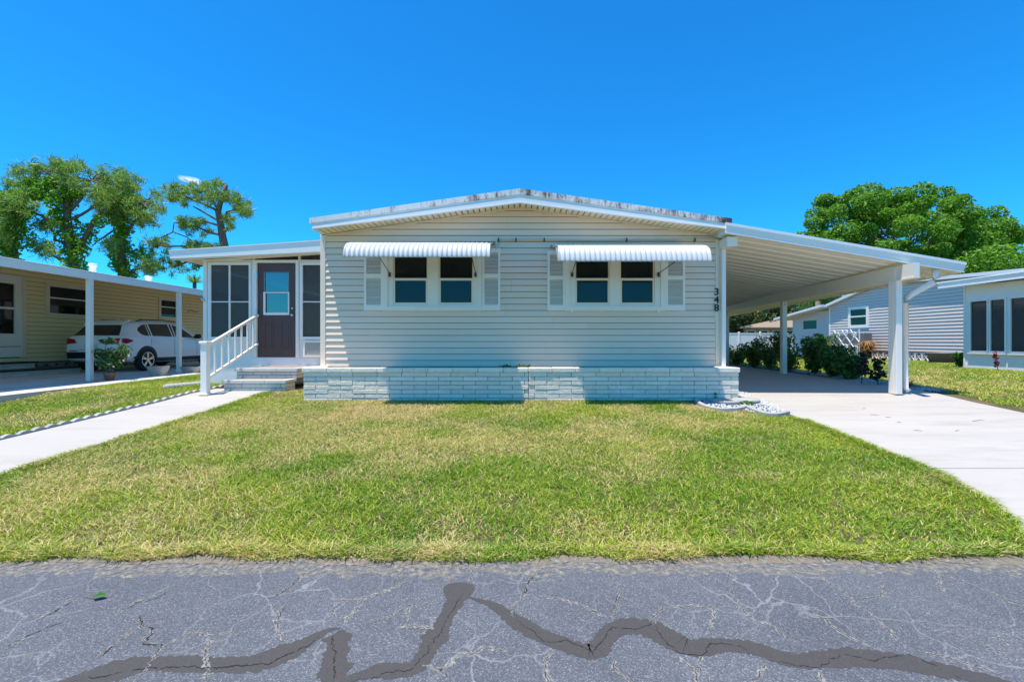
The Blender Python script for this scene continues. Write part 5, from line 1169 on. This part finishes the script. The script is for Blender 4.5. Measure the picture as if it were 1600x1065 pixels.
# lower rear wing with lean-to roof
wy0, wy1 = gyd(1297) + .05, gyd(1297) + 3.2
plate('rear_wing', 'xneg', GX + .1, wy0, wy1, .60, 2.95, [(wy0 + 1.1, wy0 + 2.2, 2.05, 2.50)], -.1, 0, 'grey', gh); siding(gh, 'xneg', GX + .1, wy0, wy1, .62, [(wy0, 2.95), (wy1, 2.75)], .127, 'grey', [(wy0 + 1.1, wy0 + 2.2, 2.05, 2.50)], .02, False)
box('wing_pane', GX + .12, GX + .13, wy0 + 1.1, wy0 + 2.2, 2.05, 2.5, 'glass', gh)
V = [(GX - .5 + o * 4, yy, z + t) for (yy, z) in ((wy0 - .1, 3.10), (wy1 + .9, 2.62)) for o in (0, 1) for t in (0, .12)]
mk('wing_roof', V, [(0, 2, 3, 1), (4, 5, 7, 6), (0, 1, 5, 4), (2, 6, 7, 3), (0, 4, 6, 2), (1, 3, 7, 5)], 'roofwhite', gh)
# sunroom
SXX = 12.95; syd = lambda px: SXX * F / (px - 800.0)
sr = thing('sunroom', (SXX, 11, GZ), 'white sunroom with tall dark windows attached to the grey house', 'sunroom')
sa, sb = 6.0, syd(1509); hol = [(syd(1546) + .03, syd(1517), 1.10, 2.53), (syd(1572), syd(1548), 1.10, 2.53), (syd(1606), syd(1580), 1.10, 2.53), (syd(1650), syd(1610), 1.10, 2.53), (6.6, 8.4, 1.1, 2.53)]
plate('wall', 'xneg', SXX, sa, sb, .55, 2.95, hol, -.10, 0, 'bluewhite', sr)
for (a, b, c, d) in hol:
    wn = plate('window', 'xneg', SXX, a - .02, b + .02, c - .03, d + .03, [(a + .012, b - .012, c + .03, d - .03)], .001, .035, 'fascia', sr); box('pane', SXX + .01, SXX + .016, a + .012, b - .012, c + .03, d - .03, 'screen', wn); box('sill', SXX - .07, SXX - .036, a - .04, b + .04, c - .06, c - .031, 'white', wn)
box('rear_wall', SXX + .101, GX + .2, sb - .1, sb - .001, .55, 2.95, 'bluewhite', sr); box('front_wall', SXX + .101, GX + 2, sa, sa + .1, .55, 2.95, 'bluewhite', sr); box('inner_wall', GX + .3, GX + .4, sa + .1, 13.9, .55, 2.95, 'greymetal', sr)
box('floor', SXX + .101, GX + .29, sa + .11, sb - .11, .60, .70, 'greymetal', sr)
box('corner_trim', SXX - .02, SXX + .08, sb + .001, sb + .05, .6, 2.95, 'white', sr)
V = [(x, yy, z) for (x, zz) in ((SXX - .40, 2.98), (GX + 2, 3.30)) for yy in (sa - .3, sb + .35) for z in (zz, zz + .10)]
mk('roof', V, [(0, 1, 3, 2), (4, 6, 7, 5), (0, 4, 5, 1), (2, 3, 7, 6), (0, 2, 6, 4), (1, 5, 7, 3)], 'roofwhite', sr)
box('fascia', SXX - .45, SXX - .401, sa - .3, sb + .38, 2.93, 3.07, 'fascia', sr, .004); box('fascia_cap', SXX - .47, SXX - .39, sa - .3, sb + .40, 3.071, 3.11, 'alu', sr, .004)
# garden things by the grey house
pl = GX - .55
cu = thing('condenser_unit', (pl, gyd(1325), GZ), 'grey outdoor air conditioning condenser beside the grey house wall', 'condenser')
y0c, y1c = gyd(1340) , gyd(1311); box('base', pl - .35, pl + .35, y0c, y1c, GZ - .05, GZ + .62, 'fascia', cu, .02)
plate('grille', 'xneg', pl - .30, y0c + .05, y1c - .05, GZ + .621, GZ + 1.05, [(y0c + .1, y1c - .1, GZ + .66, GZ + 1.01)], -.6, 0, 'greymetal', cu)
for z in np.arange(GZ + .67, GZ + 1.0, .05): box('fin', pl - .315, pl - .3005, y0c + .1, y1c - .1, z, z + .02, 'greymetal', cu)
box('core', pl - .25, pl + .2, y0c + .1, y1c - .1, GZ + .63, GZ + 1.0, 'dark', cu)
tl = thing('garden_trellis', (pl - .2, gyd(1357), GZ), 'ornate white scrolled metal trellis leaning by the grey house wall', 'trellis')
ty0, ty1 = gyd(1379), gyd(1336); tz0, tz1 = GZ + .15, GZ + 1.28; tx = pl - .45; pt = []
for i in range(5):
    for s in (1, -1):
        a = (i - 1) / 3; pts_ = [(max(0, min(1, a + s * t * .67 + (0 if s > 0 else .67))), t) for t in np.linspace(0, 1, 9)]
        pt.append([(tx, ty0 + (ty1 - ty0) * u, tz0 + (tz1 - tz0) * t, .022) for u, t in pts_])
for cx_, cz_ in ((.18, .78), (.82, .78), (.5, .30), (.5, .86), (.12, .25), (.88, .25)):
    pt.append([(tx - .005, ty0 + (ty1 - ty0) * cx_ + .16 * q * math.cos(t), tz0 + (tz1 - tz0) * cz_ + .16 * q * math.sin(t), .02) for t, q in zip(np.linspace(0, 9, 22), np.linspace(1, .15, 22))])
tube('scrollwork', pt, 'alu', tl, 5); tube('leg', [[(tx, ty0 + .1, GZ - .05, .02), (tx, ty0 + .1, tz0 + .3, .02)]], 'alu', tl, 5); tube('leg', [[(tx, ty1 - .1, GZ - .05, .02), (tx, ty1 - .1, tz0 + .3, .02)]], 'alu', tl, 5)
box('storage_box', pl - .2, pl + .2, gyd(1376), gyd(1344), GZ - .03, GZ + 1.15, 'bin', None, .03); tag(bpy.data.objects['storage_box'], 'dark grey utility cabinet behind the white trellis', 'cabinet')
def frond_plant(px, py, r, h, n, m, label, seed):
    d = gyd(px) * .955; x = sx(px, d); z = GZ; rng = np.random.default_rng(seed); a = rng.random(n) * 6.28; q = r * (.3 + .7 * rng.random(n)); hh = h * (.5 + .5 * rng.random(n)); V = []
    t = thing('grass_plant', (x, d, z), label, 'plant')
    for i in range(n):
        c_, s_ = math.cos(a[i]), math.sin(a[i]); p0 = np.array((x, d, z)); p1 = p0 + np.array((c_ * q[i] * .4, s_ * q[i] * .4, hh[i])); p2 = p0 + np.array((c_ * q[i], s_ * q[i], hh[i] * .75)); sd = np.array((-s_, c_, 0)) * .014
        V += [p0 - sd, p0 + sd, p1 + sd, p1 - sd, p2]
    big('fronds', np.array(V), 5, [(0, 1, 2, 3), (3, 2, 4)], m, t, np.stack([rng.random(n), 0 * a], 1))
frond_plant(1355, 560, .75, .80, 260, 'drygrass', 'dry orange brown tufted plant in front of the white trellis', 61); frond_plant(1300, 545, .6, .85, 200, 'drygrass', 'dry brown tufted plant beside the condenser unit', 62)
bush(sx(1288, 21.0), 21.0, .55, 1.0, 900, .10, 'lime', 'pale green garden bush behind the dry tufted plant', 63, None, 'garden_bush')
d = gyd(1474) * .95; x = sx(1474, d)
tb = tag(lathe('planter_tub', [(.36, GZ - .02), (.44, GZ + .30), (.50, GZ + .34), (.50, GZ + .37), (.44, GZ + .37), (.42, GZ + .31)], x, d, 'bin', None, 22), 'dark grey round planter tub against the patterned skirting', 'tub')
bush(sx(1501, 13.6), 13.6, .30, .40, 900, .06, 'lime', 'small bright green bush beside the planter tub', 64, None, 'garden_bush')
sprig('red_plant', sx(1560, 11.8), 11.8, GZ - .02, 26, .12, .50, .11, 'redleaf', 'thin red leaved plant in front of the sunroom wall', stems=2, seed=65)
x = sx(1266, 21.5); tag(lathe('glazed_pot', [(.20, .58), (.30, .95), (.27, 1.05), (.30, 1.12), (.24, 1.12)], x, 21.5, 'bluepot', None, 18), 'dark blue glazed pot behind the hedge', 'pot')

# ------------------------------------------------------------------ fence and brown house far behind
FY = 45.0; fn = thing('vinyl_fence', (26, FY, .5), 'white vinyl panel fence behind the hedge', 'fence')
zf = sz(519.5, FY); xs = [sx(1088 + 33.3 * i, FY) for i in range(7)]
for i, x in enumerate(xs): box('post', x - .08, x + .08, FY - .08, FY + .08, .45, zf + .12, 'white', fn, .02)
for a, b in zip(xs[:-1], xs[1:]):
    box('top_rail', a + .081, b - .081, FY - .04, FY + .04, zf - .10, zf, 'white', fn)
    n = 8; w_ = (b - a - .164) / n
    for k in range(n): box('board', a + .082 + k * w_, a + .082 + (k + 1) * w_ - .012, FY - .02, FY + .02, .50, zf - .101, 'fence', fn)
BY = 56.0; bh = thing('brown_house', (32, BY, .5), 'brown shingle hip roof house behind the white vinyl fence', 'house')
bx0, bx1, bp0, bp1 = sx(1158, BY), sx(1300, BY), sx(1232, BY + 4), sx(1262, BY + 4); ze, zr = sz(510.5, BY), sz(494, BY + 4)
plate('wall', 'front', BY + .6, bx0 + .7, bx1 - .5, .4, ze, [(bx0 + 1.0 + i * 1.6, bx0 + 2.1 + i * 1.6, 1.5, 2.75) for i in range(6)], -.2, 0, 'brownwall', bh)
for i in range(6):
    wn = plate('window', 'front', BY + .6, bx0 + 1.0 + i * 1.6, bx0 + 2.1 + i * 1.6, 1.5, 2.75, [(bx0 + 1.1 + i * 1.6, bx0 + 2.0 + i * 1.6, 1.6, 2.65)], -.1, .03, 'cream', bh); box('pane', bx0 + 1.1 + i * 1.6, bx0 + 2.0 + i * 1.6, BY + .65, BY + .66, 1.6, 2.65, 'glass', wn)
box('room', bx0 + .71, bx1 - .51, BY + .9, BY + 7, .4, ze, 'dark', bh)
V = [(bx0, BY, ze), (bx1, BY, ze), (bx1, BY + 9, ze), (bx0, BY + 9, ze), (bp0, BY + 4, zr), (bp1, BY + 4, zr)]
mk('roof', V + [(x, y, z - .15) for x, y, z in V[:4]], [(0, 1, 5, 4), (1, 2, 5), (2, 3, 4, 5), (3, 0, 4), (0, 6, 7, 1), (1, 7, 8, 2), (2, 8, 9, 3), (3, 9, 6, 0), (6, 9, 8, 7)], 'shingle', bh)

# ------------------------------------------------------------------ trees
def limb(p, q, r0, r1, n=5, wob=.12, rr=random):
    P = []; p, q = Vector(p), Vector(q); L_ = (q - p).length
    for i in range(n + 1):
        t = i / n; o = Vector((rr.gauss(0, 1), rr.gauss(0, 1), rr.gauss(0, .6))) * (wob * L_ * .25 * math.sin(math.pi * t))
        P.append((*(p + (q - p) * t + o), r0 + (r1 - r0) * t))
    return P
def crown_blobs(poly, d, n, r, depth, rng):
    """blobs filling a crown whose outline is given in photo pixels at distance d"""
    P = pts_in(poly, n, rng); c = np.array(poly).mean(0); out = []; W = np.array(poly).std(0).max() * 2
    for (px, py) in P:
        e = max(0.25, 1 - np.linalg.norm(np.array((px, py)) - c) / W); dd = d + rng.uniform(-1, 1) * depth * e; s = r * rng.uniform(.45, 1.45)
        out.append((sx(px, dd), dd, sz(py, dd), s, s, s * .75))
    return out
# big broadleaf tree on the right
rng = np.random.default_rng(71); rr = random.Random(71); D = 40.0
ok = thing('broadleaf_tree', (sx(1415, D), D, .6), 'large bright green broadleaf tree towering behind the grey house', 'tree')
poly = [(1222, 374), (1220, 352), (1262, 328), (1300, 306), (1338, 300), (1352, 296), (1398, 294), (1432, 298), (1480, 304), (1522, 306), (1540, 322), (1576, 344), (1592, 368), (1590, 392), (1560, 402), (1520, 396), (1500, 412), (1490, 436), (1420, 440), (1330, 430), (1270, 400)]
B = crown_blobs(poly, D, 190, 0.88, 7.0, rng)
b0 = (sx(1415, D), D, .6); P = [limb((b0[0], D, .3), (b0[0], D, 7.0), .45, .30, 5, .05, rr)]
for i in range(26):
    t = B[rr.randrange(len(B))]; P.append(limb((b0[0], D, rr.uniform(5, 7.2)), t[:3], .16, .03, 5, .15, rr))
tube('trunk', P[:1], 'greybark', ok, 8); tube('limbs', P[1:], 'greybark', ok, 5)
leaves('crown', B, 76000, .26, 'oak', ok, rng=rng, shell=.6, up=.5)
ok2 = thing('broadleaf_tree', (sx(1560, 34), 34, .6), 'lower green tree spreading behind the sunroom roof', 'tree')
B = crown_blobs([(1482, 440), (1500, 422), (1560, 402), (1610, 398), (1690, 380), (1690, 470), (1480, 470)], 34, 46, 1.1, 4, rng)
tube('trunk', [limb((sx(1590, 34), 34, .3), (sx(1590, 34), 34, 5.5), .3, .15, 5, .05, rr)], 'greybark', ok2, 8); tube('limbs', [limb((sx(1590, 34), 34, 3.5), B[i * 3][:3], .1, .03, 4, .15, rr) for i in range(12)], 'greybark', ok2, 5)
leaves('crown', B, 16000, .28, 'oak', ok2, rng=rng, shell=.75, up=.5)
# background wood seen under the carport: single trees
bt = [(1140, 58, 475, 455, .5), (1160, 66, 470, 440, .4), (1185, 60, 480, 450, .6), (1212, 70, 462, 430, .5), (1240, 64, 478, 448, .5), (1268, 72, 466, 425, .45), (1296, 66, 470, 440, .4), (1120, 70, 470, 430, .4)]
tl_ = ['dark green tree with a grey fuzzy crown behind the white fence', 'tree behind the white fence with brownish foliage']
for i, (px, d, pc, ptop, bare) in enumerate(bt):
    x = sx(px, d); t = thing('background_tree', (x, d, .5), 'dark leafy tree in the row beyond the vinyl fence and brown house', 'tree', 'trees beyond the vinyl fence')
    w_ = 26 + 8 * (i % 3); poly = [(px - w_, 515), (px - w_, pc), (px - w_ * .6, ptop + 8), (px, ptop), (px + w_ * .6, ptop + 10), (px + w_, pc), (px + w_, 512)]
    B = crown_blobs(poly, d, 26, 1.15, 2.5, rng); tube('trunk', [limb((x, d, .3), (x + .3, d, 7), .25, .12, 5, .06, rr)], 'greybark', t, 7); tube('limbs', [limb((x, d, rr.uniform(2, 6)), B[k * 2][:3], .08, .03, 4, .15, rr) for k in range(10)], 'greybark', t, 4)
    leaves('crown', B, 5500, .34, 'bgleaf', t, rng=rng, shell=.6, yellow=.12 + .25 * (i % 2))
x = sx(1276, 38); pm = thing('palm_tree', (x, 38, .5), 'palm with grey trunk and bright fronds beside the grey house', 'tree')
tube('trunk', [[(x, 38, .3, .24), (x + .1, 38, 3, .2), (x + .1, 38, sz(470, 38), .18)]], 'greybark', pm, 9)
V = []; zt_ = sz(468, 38)
for k in range(34):
    a = 2 * math.pi * k / 34 * 2.4; el = rr.uniform(-.5, 1.1); L_ = rr.uniform(1.2, 1.9); c_, s_ = math.cos(a), math.sin(a)
    for q in range(9):
        f0, f1 = .25 + q * .085, .25 + q * .085 + .16
        def at(f): return np.array((x + .1 + c_ * L_ * f * math.cos(el), 38 + s_ * L_ * f * math.cos(el), zt_ + L_ * (f * math.sin(el) - .45 * f * f)))
        for sd in (-1, 1):
            p, r = at(f0), at(f1) + sd * np.array((-s_, c_, -.3)) * .32 * (1 - .5 * f0); V += [p, p + np.array((0, 0, .05)), r + np.array((0, 0, .02)), r]
big('fronds', np.array(V), 4, [(0, 1, 2, 3)], 'lime', pm, RNG.random((len(V) // 4, 2)) * np.array((1, 0)))

# pines on the left, two of them wrapped in vines
def pine(label, d, trunk, clumps, nclump, seed, vine=None, need=.34, r=.55, extra=None, cn=None):
    rng = np.random.default_rng(seed); rr = random.Random(seed); P0 = [(sx(px, d), d, sz(py, d)) for px, py in trunk]; x, z0 = P0[0][0], .5
    t = thing('pine_tree', (x, d, z0), label, 'tree'); n = len(P0)
    path = [(P0[0][0] - .1, d, .3, .36)] + [(*p, .33 - .23 * i / n) for i, p in enumerate(P0)]; tube('trunk', [path], 'bark', t, 9)
    C, Rr, P = [], [], []
    for ci, poly in enumerate(clumps):
        pts_ = pts_in(poly, max(3, int(.62 * nclump * (cn[ci] if cn else 1))), rng)
        for (px, py) in pts_:
            dd = d + rng.uniform(-2.2, 2.2); C.append((sx(px, dd), dd, sz(py, dd))); Rr.append(r * rng.uniform(.6, 1.2))
        ctr = np.array(C[-len(pts_):]); hub = ctr.mean(0); j = min(range(n), key=lambda i: abs(P0[i][2] - (hub[2] - 1.2))); P.append(limb(P0[j], hub, .12, .06, 6, .18, rr))
        for k in range(0, len(pts_), 3): P.append(limb(hub + (ctr[k] - hub) * .1, ctr[k], .045, .015, 3, .2, rr))
    if extra: P += [[(*(sx(px, d), d, sz(py, d)), q) for px, py, q in L_] for L_ in extra]
    tube('limbs', P, 'bark', t, 5)
    needles('needles', C, Rr, 60, need, 'needle', t, rng, .026)
    if vine:
        B = []
        for (px, py, hw) in vine:
            for k in range(4): dd = d + rng.uniform(-.5, .5); B.append((sx(px + rng.uniform(-hw, hw), dd), dd, sz(py, dd), sx(800 + hw * .7, d), .6, .5))
        leaves('vine', B, 340 * len(vine), .24, 'vine', t, rng=rng, shell=.7)
    return t
pine('tall pine with forked trunk wrapped in green vines behind the yellow house', 34, [(116, 420), (112, 390), (106, 350), (104, 320), (112, 295), (120, 275)],
     [[(10, 268), (45, 252), (95, 250), (120, 258), (110, 285), (50, 300), (12, 292)], [(90, 256), (150, 256), (200, 275), (190, 300), (130, 305), (95, 285)], [(0, 290), (45, 290), (60, 330), (20, 350), (0, 340)], [(140, 290), (185, 300), (180, 330), (140, 325)], [(50, 375), (85, 380), (84, 402), (60, 400)], [(60, 345), (80, 340), (86, 365), (64, 362)]],
     60, 81, [(118, 415, 14), (114, 400, 13), (110, 385, 13), (106, 368, 12), (104, 350, 13), (102, 335, 14), (98, 318, 18), (85, 305, 24), (70, 300, 26), (100, 300, 22), (60, 285, 24), (40, 305, 24), (90, 285, 20), (150, 345, 7), (140, 358, 7), (132, 372, 8), (124, 388, 9)],
     extra=[[(120, 392, .22), (132, 372, .18), (146, 345, .16), (158, 330, .12), (172, 312, .06)], [(108, 330, .14), (125, 312, .1), (140, 290, .05)]], cn=[1.2, 1, 1, .7, .35, .3])
pine('pine with one straight vine covered trunk between the forked pine and the bare limbed pine', 36, [(192, 432), (190, 400), (190, 370), (190, 340), (188, 310), (186, 285)],
     [[(150, 270), (190, 262), (225, 282), (200, 305), (160, 300)], [(190, 285), (240, 292), (262, 325), (240, 345), (195, 330)], [(150, 318), (180, 310), (185, 345), (160, 350)], [(195, 330), (235, 335), (245, 352), (205, 352)], [(215, 398), (250, 400), (268, 420), (235, 428), (205, 412)], [(160, 372), (182, 372), (182, 392), (162, 392)]],
     46, 82, [(192, 428, 13), (191, 414, 13), (190, 400, 12), (190, 386, 12), (189, 372, 12), (189, 358, 12), (190, 344, 13), (190, 328, 20), (185, 312, 24), (200, 318, 22), (178, 300, 20), (210, 400, 6), (222, 398, 6)],
     extra=[[(190, 395, .08), (215, 390, .07), (228, 400, .05)], [(188, 352, .08), (165, 368, .06), (150, 378, .04)]], cn=[1, 1.2, .6, .6, .6, .3])
pine('slender bare limbed pine with flat open crown rising behind the porch roof', 38, [(352, 388), (348, 370), (344, 345), (341, 330), (344, 318), (350, 300), (354, 288)],
     [[(256, 290), (290, 284), (312, 290), (312, 315), (285, 322), (258, 308)], [(312, 290), (345, 282), (345, 318), (320, 322), (305, 310)], [(345, 282), (372, 292), (388, 315), (392, 335), (380, 342), (360, 320), (345, 310)], [(280, 340), (310, 338), (340, 360), (330, 372), (300, 370), (275, 355)], [(352, 330), (368, 345), (362, 358), (350, 352)], [(222, 372), (262, 370), (272, 392), (250, 402), (222, 388)], [(285, 378), (312, 374), (318, 388), (290, 392)], [(235, 405), (275, 398), (310, 410), (316, 420), (260, 430), (238, 420)], [(312, 380), (340, 378), (345, 388), (315, 390)]],
     46, 83, None, .30, .42, [[(342, 352, .10), (320, 345, .08), (300, 346, .07), (272, 348, .05), (270, 362, .05), (250, 372, .03)], [(342, 345, .11), (320, 332, .08), (302, 322, .05)], [(346, 338, .08), (362, 332, .05), (375, 330, .03)], [(271, 362, .05), (292, 370, .04), (312, 385, .03)], [(348, 358, .05), (358, 354, .03)]], [1.2, 1.1, 1.2, .9, .35, .6, .35, .7, .35])
pine('leafy vine draped pine at the far edge beside the forked pine', 33, [(22, 420), (20, 390), (22, 360), (20, 330)],
     [[(-30, 300), (10, 300), (38, 320), (40, 350), (0, 350), (-30, 340)], [(-20, 350), (20, 355), (30, 375), (-10, 380)]], 40, 84,
     [(22, 410, 15), (20, 395, 17), (16, 380, 20), (20, 365, 20), (15, 350, 24), (5, 335, 26), (25, 330, 22), (0, 315, 24), (-10, 360, 20), (-5, 385, 18)])
x = sx(304, 44); pm = thing('palm_tree', (x, 44, .5), 'distant palm crown showing beside the porch corner', 'tree'); zt_ = sz(441, 44)
tube('trunk', [[(x, 44, .3, .2), (x, 44, zt_, .16)]], 'greybark', pm, 8); V = []
for k in range(40):
    a = k * 2.4; el = rr.uniform(-.1, 1.2); L_ = rr.uniform(.7, 1.1); c_, s_ = math.cos(a), math.sin(a); p = np.array((x, 44, zt_)); q = p + np.array((c_ * math.cos(el), s_ * math.cos(el), math.sin(el) * .8)) * L_
    for s in (-.22, -.08, .08, .22): sd = np.array((-s_, c_, 0)) * s; V += [p, p + sd * .3, q + sd * 1.6, q + sd * 1.2]
big('fronds', np.array(V), 4, [(0, 1, 2, 3)], 'needle', pm, RNG.random((len(V) // 4, 2)) * np.array((1, 0)))

# twigs and dry leaves lying on the driveway
for i, (px, py, L_) in enumerate(((1366, 650, .10), (1388, 654, .07), (1434, 675, .09), (1496, 675, .10), (1529, 659, .26), (1405, 662, .05), (1350, 640, .06))):
    x, y = gpix(px, py); z = dtop(x, y); a = random.uniform(-.5, .5); c_, s_ = math.cos(a) * L_ / 2, math.sin(a) * L_ / 2
    tag(tube('twig', [[(x - c_, y - s_, z + .003, .0025), (x + .01, y + .012, z + .005, .003), (x + c_, y + s_, z + .003, .002)]], 'bark', None, 5), 'small brown twig lying on the pale concrete driveway', 'twig', 'twigs on the driveway')
